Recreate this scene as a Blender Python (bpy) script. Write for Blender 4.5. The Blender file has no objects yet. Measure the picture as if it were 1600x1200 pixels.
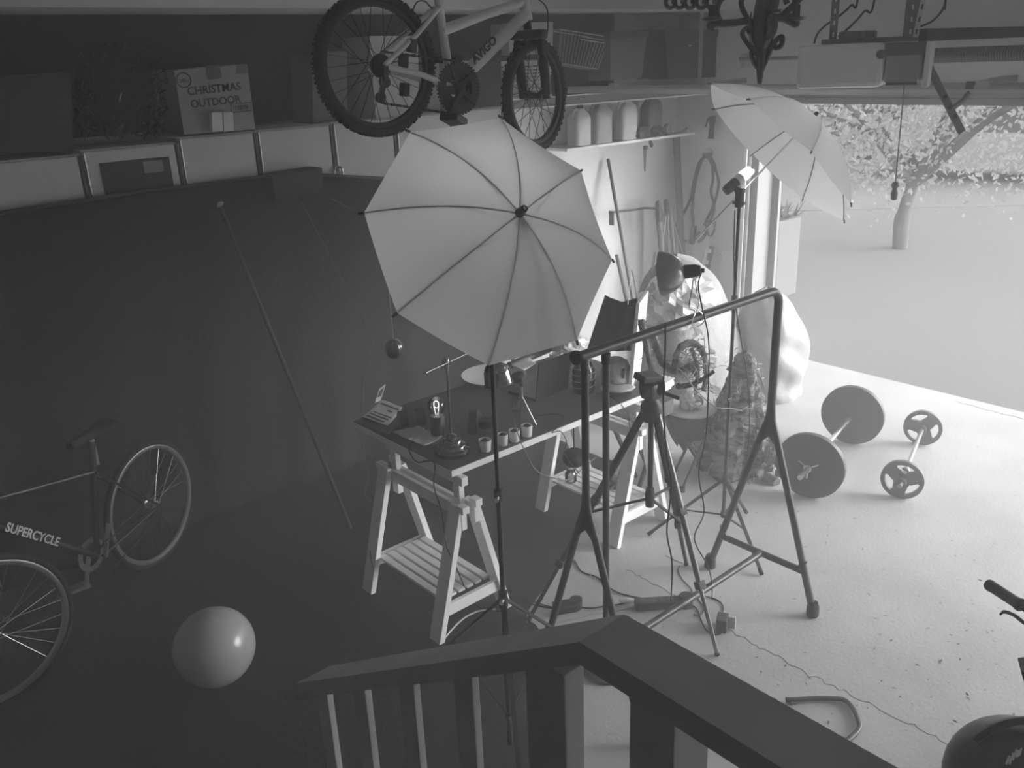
import bpy, bmesh, math, random
from mathutils import Vector, Matrix, Quaternion

# tone: exposure, sky, sun, haze, albedos
EXPOSURE = 0.22
SKY = 9.5
SUN, SUN_DZ = 5.5, -0.32
HAZE, HAZE_G = 0.050, 0.2
FLOOR_G, OUT_G = .47, .165
UMB_T = .64
UMB1_PH, UMB2_PH = -7, 20
BULB_E, FILL1_W, FILL2_W = 1.0, 5, 9
random.seed(11)
S = bpy.context.scene
COL = S.collection

# ------------------------------------------------------------------ camera
# The room is axis aligned: +X runs along the left wall towards the garage door,
# +Y towards the left wall, Z up.  The eye is 2.5 m above the garage floor, on the
# landing at the house door.
EYE = Vector((0.0, 0.0, 2.5))
FPX = 1384.6
AX = Vector((0.74958123, -0.25573948, 0.61051232))     # world X seen in camera axes (right, down, forward)
AY = Vector((-0.66085699, -0.23708566, 0.71208036))
AZ = Vector((-0.03736335, -0.9372234, -0.34672218))
CR = Vector((AX.x, AY.x, AZ.x))                        # camera right / down / forward in the world
CD = Vector((AX.y, AY.y, AZ.y))
CF = Vector((AX.z, AY.z, AZ.z))
cam_data = bpy.data.cameras.new('camera')
cam = bpy.data.objects.new('camera', cam_data)
COL.objects.link(cam)
cam_data.sensor_fit = 'HORIZONTAL'
cam_data.sensor_width = 36.0
cam_data.lens = FPX / 1600.0 * 36.0
cam_data.clip_start = 0.02
cam_data.clip_end = 400
cm = Matrix((( CR.x, -CD.x, -CF.x, EYE.x), (CR.y, -CD.y, -CF.y, EYE.y), (CR.z, -CD.z, -CF.z, EYE.z), (0, 0, 0, 1)))
cam.matrix_world = cm
S.camera = cam

# ------------------------------------------------------------------ view, world, daylight
S.view_settings.view_transform = 'Standard'
S.view_settings.look = 'None'
S.view_settings.exposure = EXPOSURE
S.view_settings.gamma = 1.0
S.view_settings.use_curve_mapping = False
S.cycles.volume_bounces = 4
S.cycles.diffuse_bounces = 6

world = bpy.data.worlds.new('overcast_sky')
S.world = world
world.use_nodes = True
wn = world.node_tree
wn.nodes.clear()
w_out = wn.nodes.new('ShaderNodeOutputWorld')
w_bg = wn.nodes.new('ShaderNodeBackground')
w_geo = wn.nodes.new('ShaderNodeTexCoord')
w_sep = wn.nodes.new('ShaderNodeSeparateXYZ')
w_ramp = wn.nodes.new('ShaderNodeValToRGB')
wn.links.new(w_geo.outputs['Generated'], w_sep.inputs[0])
wn.links.new(w_sep.outputs['Z'], w_ramp.inputs[0])     # hazy overcast: brightest low over the street
w_ramp.color_ramp.elements[0].color = (1, 1, 1, 1)
w_ramp.color_ramp.elements[1].color = (0.12, 0.12, 0.12, 1)
w_mid = w_ramp.color_ramp.elements.new(0.22); w_mid.color = (0.8, 0.8, 0.8, 1)
w_mid = w_ramp.color_ramp.elements.new(0.50); w_mid.color = (0.25, 0.25, 0.25, 1)
w_az = wn.nodes.new('ShaderNodeMapRange')                # and brighter towards the open street on the right
w_az.inputs['From Min'].default_value = 0.55; w_az.inputs['From Max'].default_value = -0.75
w_az.inputs['To Min'].default_value = 0.35; w_az.inputs['To Max'].default_value = 1.6
wn.links.new(w_sep.outputs['Y'], w_az.inputs['Value'])
w_mul = wn.nodes.new('ShaderNodeMix'); w_mul.data_type = 'RGBA'; w_mul.blend_type = 'MULTIPLY'; w_mul.inputs[0].default_value = 1.0
wn.links.new(w_ramp.outputs[0], w_mul.inputs[6]); wn.links.new(w_az.outputs[0], w_mul.inputs[7])
wn.links.new(w_mul.outputs[2], w_bg.inputs['Color'])
w_bg.inputs['Strength'].default_value = SKY
wn.links.new(w_bg.outputs[0], w_out.inputs['Surface'])

sun_d = bpy.data.lights.new('hazy_sun', 'SUN')
sun_d.energy = SUN
sun_d.angle = math.radians(35)
sun = bpy.data.objects.new('hazy_sun', sun_d)
COL.objects.link(sun)
sun.rotation_euler = Vector((-0.64, 0.66, SUN_DZ)).to_track_quat('-Z', 'Y').to_euler()

# room dimensions (metres)
XB, YA = 6.10, 4.87            # door wall, left wall (inner faces)
XC, YD = -1.25, -3.20          # house wall on the far left, wall on the right
CEIL = 3.35
DOOR_Y0, DOOR_Y1, DOOR_Z = -2.50, 4.04, 2.14  # right end of the opening widened out of view to admit more sun

portal_d = bpy.data.lights.new('door_portal', 'AREA')
portal_d.shape = 'RECTANGLE'
portal_d.size = DOOR_Z
portal_d.size_y = DOOR_Y1 - DOOR_Y0
portal_d.cycles.is_portal = True
portal = bpy.data.objects.new('door_portal', portal_d)
COL.objects.link(portal)
portal.location = (XB + 0.16, (DOOR_Y0 + DOOR_Y1) / 2, DOOR_Z / 2)
portal.rotation_euler = Vector((-1, 0, 0)).to_track_quat('-Z', 'Y').to_euler()

# ------------------------------------------------------------------ measuring the photograph
def ray(px, py):
    return (CR * (px - 800) + CD * (py - 600) + CF * FPX).normalized()
def at_z(px, py, z=0.0):
    d = ray(px, py); return EYE + d * ((z - EYE.z) / d.z)
def at_x(px, py, x):
    d = ray(px, py); return EYE + d * (x / d.x)
def at_y(px, py, y):
    d = ray(px, py); return EYE + d * (y / d.y)
def at_d(px, py, dist):
    return EYE + ray(px, py) * dist

# ------------------------------------------------------------------ materials (the photograph is black and white)
MATS = {}
def mat(name, g, rough=0.6, metal=0.0, noise=0.0, scale=8.0, bump=0.0, bscale=40.0, spec=0.4, g2=None, stretch=None):
    if name in MATS:
        return MATS[name]
    m = bpy.data.materials.new(name)
    m.use_nodes = True
    nt = m.node_tree
    b = nt.nodes['Principled BSDF']
    b.inputs['Base Color'].default_value = (g, g, g, 1)
    b.inputs['Roughness'].default_value = rough
    b.inputs['Metallic'].default_value = metal
    b.inputs['Specular IOR Level'].default_value = spec
    tc = nt.nodes.new('ShaderNodeTexCoord')
    mp = nt.nodes.new('ShaderNodeMapping')
    nt.links.new(tc.outputs['Object'], mp.inputs[0])
    if stretch:
        mp.inputs['Scale'].default_value = stretch
    n = nt.nodes.new('ShaderNodeTexNoise')
    n.inputs['Scale'].default_value = scale
    n.inputs['Detail'].default_value = 5
    nt.links.new(mp.outputs[0], n.inputs['Vector'])
    r = nt.nodes.new('ShaderNodeValToRGB')
    lo = g * (1 - noise) if g2 is None else g2
    r.color_ramp.elements[0].position = 0.35
    r.color_ramp.elements[1].position = 0.65
    r.color_ramp.elements[0].color = (lo, lo, lo, 1)
    r.color_ramp.elements[1].color = (g, g, g, 1)
    nt.links.new(n.outputs[0], r.inputs[0])
    nt.links.new(r.outputs[0], b.inputs['Base Color'])
    if bump:
        n2 = nt.nodes.new('ShaderNodeTexNoise')
        n2.inputs['Scale'].default_value = bscale
        n2.inputs['Detail'].default_value = 4
        nt.links.new(mp.outputs[0], n2.inputs['Vector'])
        bp = nt.nodes.new('ShaderNodeBump')
        bp.inputs['Strength'].default_value = bump
        bp.inputs['Distance'].default_value = 0.02
        nt.links.new(n2.outputs[0], bp.inputs['Height'])
        nt.links.new(bp.outputs[0], b.inputs['Normal'])
    MATS[name] = m
    return m

def cloth_mat(name, g, trans):
    """thin fabric that lets daylight through"""
    m = bpy.data.materials.new(name); m.use_nodes = True
    nt = m.node_tree; nt.nodes.clear()
    o = nt.nodes.new('ShaderNodeOutputMaterial')
    d = nt.nodes.new('ShaderNodeBsdfDiffuse'); t = nt.nodes.new('ShaderNodeBsdfTranslucent')
    mx = nt.nodes.new('ShaderNodeMixShader')
    n = nt.nodes.new('ShaderNodeTexNoise'); n.inputs['Scale'].default_value = 5
    tc = nt.nodes.new('ShaderNodeTexCoord')
    r = nt.nodes.new('ShaderNodeValToRGB')
    r.color_ramp.elements[0].color = (g * .93,) * 3 + (1,); r.color_ramp.elements[1].color = (g, g, g, 1)
    nt.links.new(tc.outputs['Object'], n.inputs['Vector']); nt.links.new(n.outputs[0], r.inputs[0])
    nt.links.new(r.outputs[0], d.inputs['Color']); nt.links.new(r.outputs[0], t.inputs['Color'])
    mx.inputs[0].default_value = trans
    nt.links.new(d.outputs[0], mx.inputs[1]); nt.links.new(t.outputs[0], mx.inputs[2])
    nt.links.new(mx.outputs[0], o.inputs['Surface'])
    MATS[name] = m
    return m

def glass_mat(name, g=0.95, rough=0.02, clear=0.85):
    """thin clear glass or plastic film"""
    m = bpy.data.materials.new(name); m.use_nodes = True
    nt = m.node_tree; nt.nodes.clear()
    o = nt.nodes.new('ShaderNodeOutputMaterial')
    gl = nt.nodes.new('ShaderNodeBsdfGlossy'); tr = nt.nodes.new('ShaderNodeBsdfTransparent')
    gl.inputs['Roughness'].default_value = rough; gl.inputs['Color'].default_value = (g, g, g, 1)
    tr.inputs['Color'].default_value = (clear, clear, clear, 1)
    fr = nt.nodes.new('ShaderNodeLayerWeight'); fr.inputs[0].default_value = 0.35
    mx = nt.nodes.new('ShaderNodeMixShader')
    nt.links.new(fr.outputs['Fresnel'], mx.inputs[0])
    nt.links.new(tr.outputs[0], mx.inputs[1]); nt.links.new(gl.outputs[0], mx.inputs[2])
    nt.links.new(mx.outputs[0], o.inputs['Surface'])
    MATS[name] = m
    return m

def glow_mat(name, s):
    m = bpy.data.materials.new(name); m.use_nodes = True
    b = m.node_tree.nodes['Principled BSDF']
    b.inputs['Base Color'].default_value = (.8, .8, .8, 1)
    b.inputs['Emission Color'].default_value = (1, 1, 1, 1)
    b.inputs['Emission Strength'].default_value = s
    MATS[name] = m
    return m

# ------------------------------------------------------------------ mesh builder
def frame(d, up=Vector((0, 0, 1))):
    d = d.normalized()
    if abs(d.dot(up)) > 0.98:
        up = Vector((1, 0, 0))
    s = d.cross(up).normalized()
    return s, s.cross(d).normalized()

class MB:
    """collects shapes and links them as ONE mesh object"""
    def __init__(self, M=None):
        self.v = []; self.f = []; self.M = M; self.sm = []
    def add(self, vs, fs, smooth=False):
        n = len(self.v)
        for p in vs:
            p = Vector(p)
            self.v.append(self.M @ p if self.M is not None else p)
        for q in fs:
            self.f.append(tuple(i + n for i in q)); self.sm.append(smooth)
        return self
    def box(self, c, size, rot=None, bev=0.0):
        c = Vector(c); h = Vector(size) * 0.5
        if bev <= 0:
            vs = [Vector((x * h.x, y * h.y, z * h.z)) for x in (-1, 1) for y in (-1, 1) for z in (-1, 1)]
            fs = [(0, 1, 3, 2), (4, 6, 7, 5), (0, 4, 5, 1), (2, 3, 7, 6), (0, 2, 6, 4), (1, 5, 7, 3)]
        else:
            b = min(bev, h.x * .9, h.y * .9, h.z * .9)
            bm = bmesh.new(); bmesh.ops.create_cube(bm, size=1)
            for v in bm.verts:
                v.co = Vector((v.co.x * 2 * h.x, v.co.y * 2 * h.y, v.co.z * 2 * h.z))
            bmesh.ops.bevel(bm, geom=bm.edges[:], offset=b, segments=2, profile=0.6, affect='EDGES')
            bm.verts.index_update()
            vs = [v.co.copy() for v in bm.verts]; fs = [tuple(v.index for v in f.verts) for f in bm.faces]
            bm.free()
        if rot is not None:
            vs = [rot @ v for v in vs]
        return self.add([c + v for v in vs], fs)
    def bar(self, a, b, w, h, up=Vector((0, 0, 1)), bev=0.0):
        """a straight bar of section w (sideways) x h (along up)"""
        a = Vector(a); b = Vector(b); d = b - a; s, u = frame(d, Vector(up))
        R = Matrix((d.normalized(), s, u)).transposed()
        return self.box((a + b) / 2, (d.length, w, h), R, bev)
    def tube(self, pts, r, n=8, closed=False, caps=True):
        pts = [Vector(p) for p in pts]; k = len(pts)
        rs = r if isinstance(r, (list, tuple)) else [r] * k
        vs, fs = [], []
        prev = None
        for i, p in enumerate(pts):
            a = pts[(i - 1) % k] if (closed or i > 0) else p
            b = pts[(i + 1) % k] if (closed or i < k - 1) else p
            d = (b - a)
            if d.length < 1e-9: d = Vector((0, 0, 1))
            d.normalize()
            if prev is None:
                s, u = frame(d)
            else:
                s = prev - d * prev.dot(d)
                if s.length < 1e-6: s, u = frame(d)
                s.normalize(); u = s.cross(d).normalized()
            prev = s
            for j in range(n):
                t = 2 * math.pi * j / n
                vs.append(p + (s * math.cos(t) + u * math.sin(t)) * rs[i])
        m = k if closed else k - 1
        for i in range(m):
            for j in range(n):
                a, b = i * n + j, i * n + (j + 1) % n
                c, d = ((i + 1) % k) * n + (j + 1) % n, ((i + 1) % k) * n + j
                fs.append((a, b, c, d))
        if caps and not closed:
            fs.append(tuple(range(n))[::-1]); fs.append(tuple((k - 1) * n + j for j in range(n)))
        return self.add(vs, fs, True)
    def cyl(self, a, b, r, n=16, r2=None):
        return self.tube([a, b], [r, r if r2 is None else r2], n)
    def lathe(self, prof, o, axis=Vector((0, 0, 1)), n=24, caps=True):
        """prof: list of (radius, height along axis)"""
        o = Vector(o); axis = Vector(axis).normalized(); s, u = frame(axis)
        vs, fs = [], []
        for (r, h) in prof:
            for j in range(n):
                t = 2 * math.pi * j / n
                vs.append(o + axis * h + (s * math.cos(t) + u * math.sin(t)) * r)
        k = len(prof)
        for i in range(k - 1):
            for j in range(n):
                fs.append((i * n + j, i * n + (j + 1) % n, (i + 1) * n + (j + 1) % n, (i + 1) * n + j))
        if caps:
            if prof[0][0] > 1e-5: fs.append(tuple(range(n))[::-1])
            if prof[-1][0] > 1e-5: fs.append(tuple((k - 1) * n + j for j in range(n)))
        return self.add(vs, fs, True)
    def ball(self, c, r, n=20, sq=(1, 1, 1), rot=None):
        c = Vector(c); vs, fs = [], []
        m = max(6, n // 2)
        for i in range(m + 1):
            a = math.pi * i / m
            for j in range(n):
                t = 2 * math.pi * j / n
                p = Vector((math.sin(a) * math.cos(t) * sq[0], math.sin(a) * math.sin(t) * sq[1], math.cos(a) * sq[2])) * r
                vs.append(c + (rot @ p if rot is not None else p))
        for i in range(m):
            for j in range(n):
                fs.append((i * n + j, (i + 1) * n + j, (i + 1) * n + (j + 1) % n, i * n + (j + 1) % n))
        return self.add(vs, fs, True)
    def prism(self, poly, o, ux, uy, depth):
        """polygon poly (2-D) in the plane (o, ux, uy), extruded along ux x uy by depth"""
        o = Vector(o); ux = Vector(ux); uy = Vector(uy); nz = ux.cross(uy).normalized() * depth
        k = len(poly)
        vs = [o + ux * x + uy * y for x, y in poly] + [o + ux * x + uy * y + nz for x, y in poly]
        fs = [tuple(range(k))[::-1], tuple(range(k, 2 * k))] + [(i, (i + 1) % k, (i + 1) % k + k, i + k) for i in range(k)]
        return self.add(vs, fs)
    def grid(self, fn, nu, nv, smooth=True):
        vs = [fn(i / nu, j / nv) for j in range(nv + 1) for i in range(nu + 1)]
        w = nu + 1
        fs = [(j * w + i, j * w + i + 1, (j + 1) * w + i + 1, (j + 1) * w + i) for j in range(nv) for i in range(nu)]
        return self.add(vs, fs, smooth)
    def build(self, name, m, parent=None, origin=None, solid=0.0):
        me = bpy.data.meshes.new(name)
        if parent is not None:
            base = WLOC[parent]
            o_w = base if origin is None else Vector(origin)
        else:
            base = Vector((0, 0, 0))
            if origin is None:
                lo = Vector([min(p[i] for p in self.v) for i in range(3)]); hi = Vector([max(p[i] for p in self.v) for i in range(3)])
                o_w = Vector(((lo.x + hi.x) / 2, (lo.y + hi.y) / 2, lo.z))
            else:
                o_w = Vector(origin)
        me.from_pydata([p - o_w for p in self.v], [], self.f)
        me.polygons.foreach_set('use_smooth', self.sm)
        me.update()
        o = bpy.data.objects.new(name, me)
        COL.objects.link(o)
        o.location = o_w - base
        if parent is not None:
            o.parent = parent
        WLOC[o] = o_w
        me.materials.append(m)
        if any(self.sm):
            bm = bmesh.new(); bm.from_mesh(me)
            bmesh.ops.recalc_face_normals(bm, faces=bm.faces[:])
            for e in bm.edges:
                if len(e.link_faces) == 2 and e.calc_face_angle(0) > math.radians(38):
                    e.smooth = False
            bm.to_mesh(me); bm.free()
        if solid:
            md = o.modifiers.new('thickness', 'SOLIDIFY'); md.thickness = solid; md.offset = 0
        return o
WLOC = {}

def tag(o, label, cat, group=None, kind=None):
    o['label'] = label; o['category'] = cat
    if group: o['group'] = group
    if kind: o['kind'] = kind
    return o
def thing(name, label, cat, loc, group=None):
    o = bpy.data.objects.new(name, None); COL.objects.link(o)
    o.empty_display_size = 0.05
    o.location = loc; WLOC[o] = Vector(loc)
    return tag(o, label, cat, group)
def struct(name, mb, m, parent=None):
    o = mb.build(name, m, parent)
    if parent is None: o['kind'] = 'structure'
    return o
def plabel(o, text):
    o['label'] = text; return o

def catenary(a, b, sag, n=12):
    a = Vector(a); b = Vector(b)
    return [a.lerp(b, i / n) - Vector((0, 0, sag * 4 * (i / n) * (1 - i / n))) for i in range(n + 1)]
def smooth_path(pts, n=6):
    """Catmull-Rom through pts"""
    P = [Vector(p) for p in pts]; out = []
    for i in range(len(P) - 1):
        p0 = P[max(0, i - 1)]; p1 = P[i]; p2 = P[i + 1]; p3 = P[min(len(P) - 1, i + 2)]
        for k in range(n):
            t = k / n
            out.append(0.5 * ((2 * p1) + (p2 - p0) * t + (2 * p0 - 5 * p1 + 4 * p2 - p3) * t * t + (3 * p1 - p0 - 3 * p2 + p3) * t ** 3))
    out.append(P[-1])
    return out

def text_mesh(txt, size, o, ux, uy, m, name, parent, depth=0.0006, lift=0.0008, shear=0.0, bold=0.0, align='LEFT'):
    """raised lettering in the plane (o, ux, uy)"""
    cu = bpy.data.curves.new(name, 'FONT')
    cu.body = txt; cu.size = size; cu.extrude = depth; cu.shear = shear; cu.offset = bold; cu.align_x = align; cu.resolution_u = 3
    tmp = bpy.data.objects.new('tmp', cu); COL.objects.link(tmp)
    bpy.context.view_layer.update()
    dg = bpy.context.evaluated_depsgraph_get()
    me = bpy.data.meshes.new_from_object(tmp.evaluated_get(dg))
    bpy.data.objects.remove(tmp)
    ux = Vector(ux).normalized(); uy = Vector(uy).normalized(); nz = ux.cross(uy)
    mb = MB()
    mb.v = [Vector(o) + ux * v.co.x + uy * v.co.y + nz * (v.co.z + lift) for v in me.vertices]
    mb.f = [tuple(p.vertices) for p in me.polygons]; mb.sm = [False] * len(mb.f)
    return mb.build(name, m, parent)

# ================================================================== structure
LAND_Z, RAIL_X0, RAIL_X1 = 0.70, 0.86, 0.97

def floor_mat():
    m = mat('concrete_floor', FLOOR_G, 0.55, noise=0.16, scale=2.2, bump=0.08, bscale=60, spec=0.35)
    nt = m.node_tree; b = nt.nodes['Principled BSDF']
    src = b.inputs['Base Color'].links[0].from_socket
    tc = [n for n in nt.nodes if n.type == 'TEX_COORD'][0]
    # small dark specks and stains of dirt
    v = nt.nodes.new('ShaderNodeTexNoise'); v.inputs['Scale'].default_value = 26; v.inputs['Detail'].default_value = 2
    r = nt.nodes.new('ShaderNodeValToRGB')
    r.color_ramp.elements[0].position = 0.70; r.color_ramp.elements[0].color = (1, 1, 1, 1)
    r.color_ramp.elements[1].position = 0.78; r.color_ramp.elements[1].color = (.55, .55, .55, 1)
    mx = nt.nodes.new('ShaderNodeMix'); mx.data_type = 'RGBA'; mx.blend_type = 'MULTIPLY'; mx.inputs[0].default_value = 1
    nt.links.new(tc.outputs['Object'], v.inputs['Vector']); nt.links.new(v.outputs[0], r.inputs[0])
    nt.links.new(src, mx.inputs[6]); nt.links.new(r.outputs[0], mx.inputs[7]); nt.links.new(mx.outputs[2], b.inputs['Base Color'])
    return m
WHITE_WALL = mat('painted_plasterboard', 0.74, 0.8, noise=0.05, scale=3, bump=0.03, bscale=120)
DIM_WALL = WHITE_WALL
CONC = floor_mat()
GREY_WALL = mat('bare_grey_board', .22, .85, noise=.1)

fl = MB().box(((XC + 6.38) / 2, (YD + YA) / 2, -0.06), (6.38 - XC + .24, YA - YD + .24, 0.12))
floor = struct('floor', fl, CONC)
crack = MB()
def crack_line(pts, w=0.004):
    P = []
    for i in range(len(pts) - 1):
        a, b = Vector(pts[i]), Vector(pts[i + 1])
        for k in range(8):
            t = k / 8
            P.append(a.lerp(b, t) + Vector((random.uniform(-.012, .012), random.uniform(-.012, .012), 0)))
    P.append(Vector(pts[-1]))
    for a, b in zip(P[:-1], P[1:]):
        crack.bar(a + Vector((0, 0, .0004)), b + Vector((0, 0, .0004)), w * random.uniform(.6, 1.3), 0.0012)
crack_line([at_z(*p) for p in [(1128, 975), (1163, 998), (1205, 1020), (1255, 1050), (1330, 1085), (1430, 1135), (1520, 1180)]])
crack_line([at_z(*p) for p in [(978, 890), (1010, 905), (1060, 935)]], .003)
crack_line([at_z(*p) for p in [(1495, 627), (1545, 641), (1600, 655)]], .006)
crack.build('crack', mat('crack_dirt', .22, .9), floor)

struct('wall_left', MB().box(((XC + XB) / 2, YA + .06, CEIL / 2), (XB - XC + .3, .12, CEIL)), WHITE_WALL)
wr = MB()
wr.box((XB + .07, (DOOR_Y1 + YA) / 2, CEIL / 2), (.14, YA - DOOR_Y1, CEIL))
wr.box((XB + .07, (YD + DOOR_Y0) / 2, CEIL / 2), (.14, DOOR_Y0 - YD, CEIL))
wr.box((XB + .07, (DOOR_Y0 + DOOR_Y1) / 2, (DOOR_Z + CEIL) / 2), (.14, DOOR_Y1 - DOOR_Y0, CEIL - DOOR_Z))
struct('wall_right', wr, WHITE_WALL)
struct('wall_back', MB().box((XC - .06, (YD + YA) / 2, CEIL / 2), (.12, YA - YD + .24, CEIL)), GREY_WALL)
struct('wall_front', MB().box(((XC + XB) / 2, YD - .06, CEIL / 2), (XB - XC + .3, .12, CEIL)), WHITE_WALL)
struct('ceiling', MB().box(((XC + XB) / 2, (YD + YA) / 2, CEIL + .06), (XB - XC + .4, YA - YD + .3, .12)), WHITE_WALL)
# boxed-in bulkhead along the left wall, over the storage
struct('trim_1', MB().box(((XC + XB) / 2, (4.30 + YA) / 2, (2.765 + CEIL) / 2), (XB - XC, YA - 4.30, CEIL - 2.765)), WHITE_WALL)
# door frame
DOOR_TRIM = mat('door_frame_paint', .24, .6, noise=.06)
dj = MB()
dj.box((XB + .02, DOOR_Y1 - .02, DOOR_Z / 2), (.20, .04, DOOR_Z))
dj.box((XB - .012, DOOR_Y1 + .05, DOOR_Z / 2), (.024, .10, DOOR_Z))
dj.box((XB + .15, DOOR_Y1 - .06, DOOR_Z / 2), (.03, .07, DOOR_Z))
dj.box((XB + .02, DOOR_Y0 + .02, DOOR_Z / 2), (.20, .04, DOOR_Z))
dj.box((XB + .02, (DOOR_Y0 + DOOR_Y1) / 2, DOOR_Z - .02), (.20, DOOR_Y1 - DOOR_Y0 - .08, .04))
struct('trim_2', dj, DOOR_TRIM)

# landing and stairs at the house door (the photographer stands here)
STAIR = mat('painted_stair_wood', .30, .6, noise=.15, scale=6, stretch=(1, 8, 1))
st = MB().box(((XC + RAIL_X0 + .06) / 2, (YD + .70) / 2, LAND_Z / 2), (RAIL_X0 + .06 - XC, .70 - YD, LAND_Z))
struct('landing', st, STAIR)
sw = MB()
for i in range(3):
    z = LAND_Z * (3 - i) / 4
    sw.box((.35, .70 + .28 * (i + .5), z / 2), (1.0, .28, z))
struct('stairs', sw, STAIR)

# outdoors: driveway, lawn strip
struct('driveway', MB().box((30, 2, -.10), (48, 90, .1)), mat('driveway', OUT_G, .95, noise=.04, scale=.6, spec=.1))

# ================================================================== stair railing
RAIL = mat('railing_paint', .48, .5, noise=.12, scale=7, spec=.4)
def make_railing():
    top_c = at_x(905, 1003, RAIL_X0); top_e = at_x(462, 1068, RAIL_X0)
    r = thing('stair_railing', 'grey painted wooden stair railing with flat handrail in the foreground', 'railing', (.92, .6, LAND_Z))
    xm = (RAIL_X0 + RAIL_X1) / 2; w = RAIL_X1 - RAIL_X0
    zc = top_c.z; slope = (top_e.z - zc) / (top_e.y - top_c.y)
    mb = MB()
    # level handrail towards the viewer's right, mitred into the falling one
    t = .045
    mb.prism([(YD + .3, zc - t), (top_c.y, zc - t), (top_c.y, zc), (YD + .3, zc)], (RAIL_X0, 0, 0), (0, 1, 0), (0, 0, 1), w)
    h = mb.build('handrail', RAIL, r)
    mb = MB()
    mb.prism([(top_c.y, zc - t), (top_e.y, top_e.z - t * 1.15), (top_e.y, top_e.z), (top_c.y, zc)], (RAIL_X0, 0, 0), (0, 1, 0), (0, 0, 1), w)
    mb.build('handrail', RAIL, r)
    def post(px, name, sx, sy):
        p = at_x(px, 1120, xm - sx / 2)
        y = p.y
        zt = (zc - t) if y < top_c.y else zc + slope * (y - top_c.y) - t * 1.15
        z0 = LAND_Z if y < .70 else max(0, LAND_Z * (3 - int((y - .70) / .28)) / 4)
        m = MB().box((xm, y, (z0 + zt) / 2 + .002), (sx, sy, zt - z0 + .01), bev=.003)
        return m.build(name, RAIL, r)
    for px in (507, 565, 638, 726):
        post(px, 'baluster', .020, .066)
    post(852, 'newel_post', .05, .105)
    post(1018, 'newel_post', .09, .09)
    for i in range(9):
        y = .46 - .20 * i
        MB().box((xm, y, (LAND_Z + zc - t) / 2), (.020, .066, zc - t - LAND_Z + .008), bev=.003).build('baluster', RAIL, r)
make_railing()

# ================================================================== photo umbrellas
UMB = cloth_mat('umbrella_fabric', .82, UMB_T)
UMB_RIB = mat('umbrella_rib_metal', .08, .35, metal=.6)
STEEL = mat('bright_steel', .55, .25, metal=1.0)
BLACK = mat('black_metal', .025, .38, noise=.3, spec=.5)
BLACK_PL = mat('black_plastic', .03, .5, noise=.2, spec=.45)
def umbrella(name, label, centre, axis, R, depth, phase, shaft_len, up, fabric=None):
    """centre of the rim, axis towards the ferrule; eight ribs"""
    axis = Vector(axis).normalized(); up = Vector(up)
    u = (up - axis * up.dot(axis)).normalized(); v = axis.cross(u)
    o = thing(name, label, 'umbrella', centre)
    c = Vector(centre)
    def pt(a, t):
        # a in rib units (0..8), t 0 at the ferrule, 1 at the rim
        k = a - math.floor(a)
        ang = phase + 2 * math.pi * a / 8
        chord = math.cos(math.pi / 8) / math.cos((k - .5) * math.pi / 4)
        bulge = 4 * k * (1 - k)
        rr = R * t * (1 + (chord - 1) * t ** 1.5)
        hgt = depth * (1 - t ** 2.1) - .030 * bulge * math.sin(math.pi * min(1, t * .9)) * t
        return c + u * math.cos(ang) * rr + v * math.sin(ang) * rr + axis * hgt
    mb = MB()
    for s in range(8):
        n = len(mb.v)
        mb.grid(lambda a, b, s=s: pt(s + a * .9999, max(.004, b)), 10, 16)
    cn = mb.build('canopy', fabric or UMB, o)
    for s in range(8):
        rb = MB().tube([pt(s, t / 10) - axis * .006 for t in range(0, 11)], .0024, 6)
        rb.cyl(pt(s, 1) , pt(s, 1) + (pt(s, 1) - pt(s, .95)).normalized() * .018, .004, 8)
        rb.build('rib', UMB_RIB, o)
        e = pt(s, .40) - axis * .008; b0 = c + axis * (depth - .09)
        MB().tube([b0, e], .0018, 5).build('stretcher', UMB_RIB, o)
    MB().cyl(c + axis * (depth + .035), c + axis * (depth - shaft_len), .0045, 10).build('shaft', STEEL, o)
    MB().lathe([(.0, .03), (.010, .028), (.013, .0), (.012, -.012), (0, -.014)], c + axis * (depth + .004), axis, 14).build('ferrule', UMB_RIB, o)
    MB().lathe([(.0, .012), (.011, .012), (.011, -.012), (0, -.012)], c + axis * (depth - .09), axis, 12).build('runner', BLACK_PL, o)
    return o
U1C = at_d(773, 371, 2.52)
ax1 = (-CF * .885 + CR * .36 - CD * .19)
U1R = .371
umbrella('umbrella', 'large white photo umbrella with eight panels, dome towards the viewer, above the table', U1C, ax1, U1R, .185, math.radians(UMB1_PH), .62, -CD)
U2C = at_d(1217, 239, 4.75)
ax2 = (CR * .69 - CD * .73) * .975 - CF * .17
umbrella('umbrella', 'white photo umbrella seen from the side, open towards its bulb, by the garage door', U2C, ax2, .485, .23, math.radians(UMB2_PH), .82, -CD, cloth_mat('umbrella_fabric_white', .80, .35))

# ================================================================== exercise ball
bc = at_d(335, 1011, 4.12)
bc.z = .172
pb = at_d(335, 1011, 1); dd = pb - EYE; bc = EYE + dd * ((.172 - EYE.z) / dd.z)
tag(MB().ball(bc, .172, 40, (1, .97, 1.0)).build('ball', mat('ball_vinyl', .38, .22, spec=.5, noise=.02)), 'pale glossy round ball on the dark floor beside the stair railing', 'ball')

# ================================================================== wall cabinets
CAB = mat('cabinet_paint', .56, .5, noise=.04, scale=3)
CABD = mat('cabinet_side', .10, .7)

# ================================================================== helpers for poles that stand upright
def zat(xy, px, py):
    """height at which the upright line through xy is seen at image row py"""
    d = ray(px, py); h = math.hypot(xy[0], xy[1]) / math.hypot(d.x, d.y)
    return EYE.z + d.z * h
RACK = mat('rack_black_tube', .03, .42, noise=.25, spec=.5)
RUBBER = mat('black_rubber', .02, .8, spec=.2)

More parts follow.
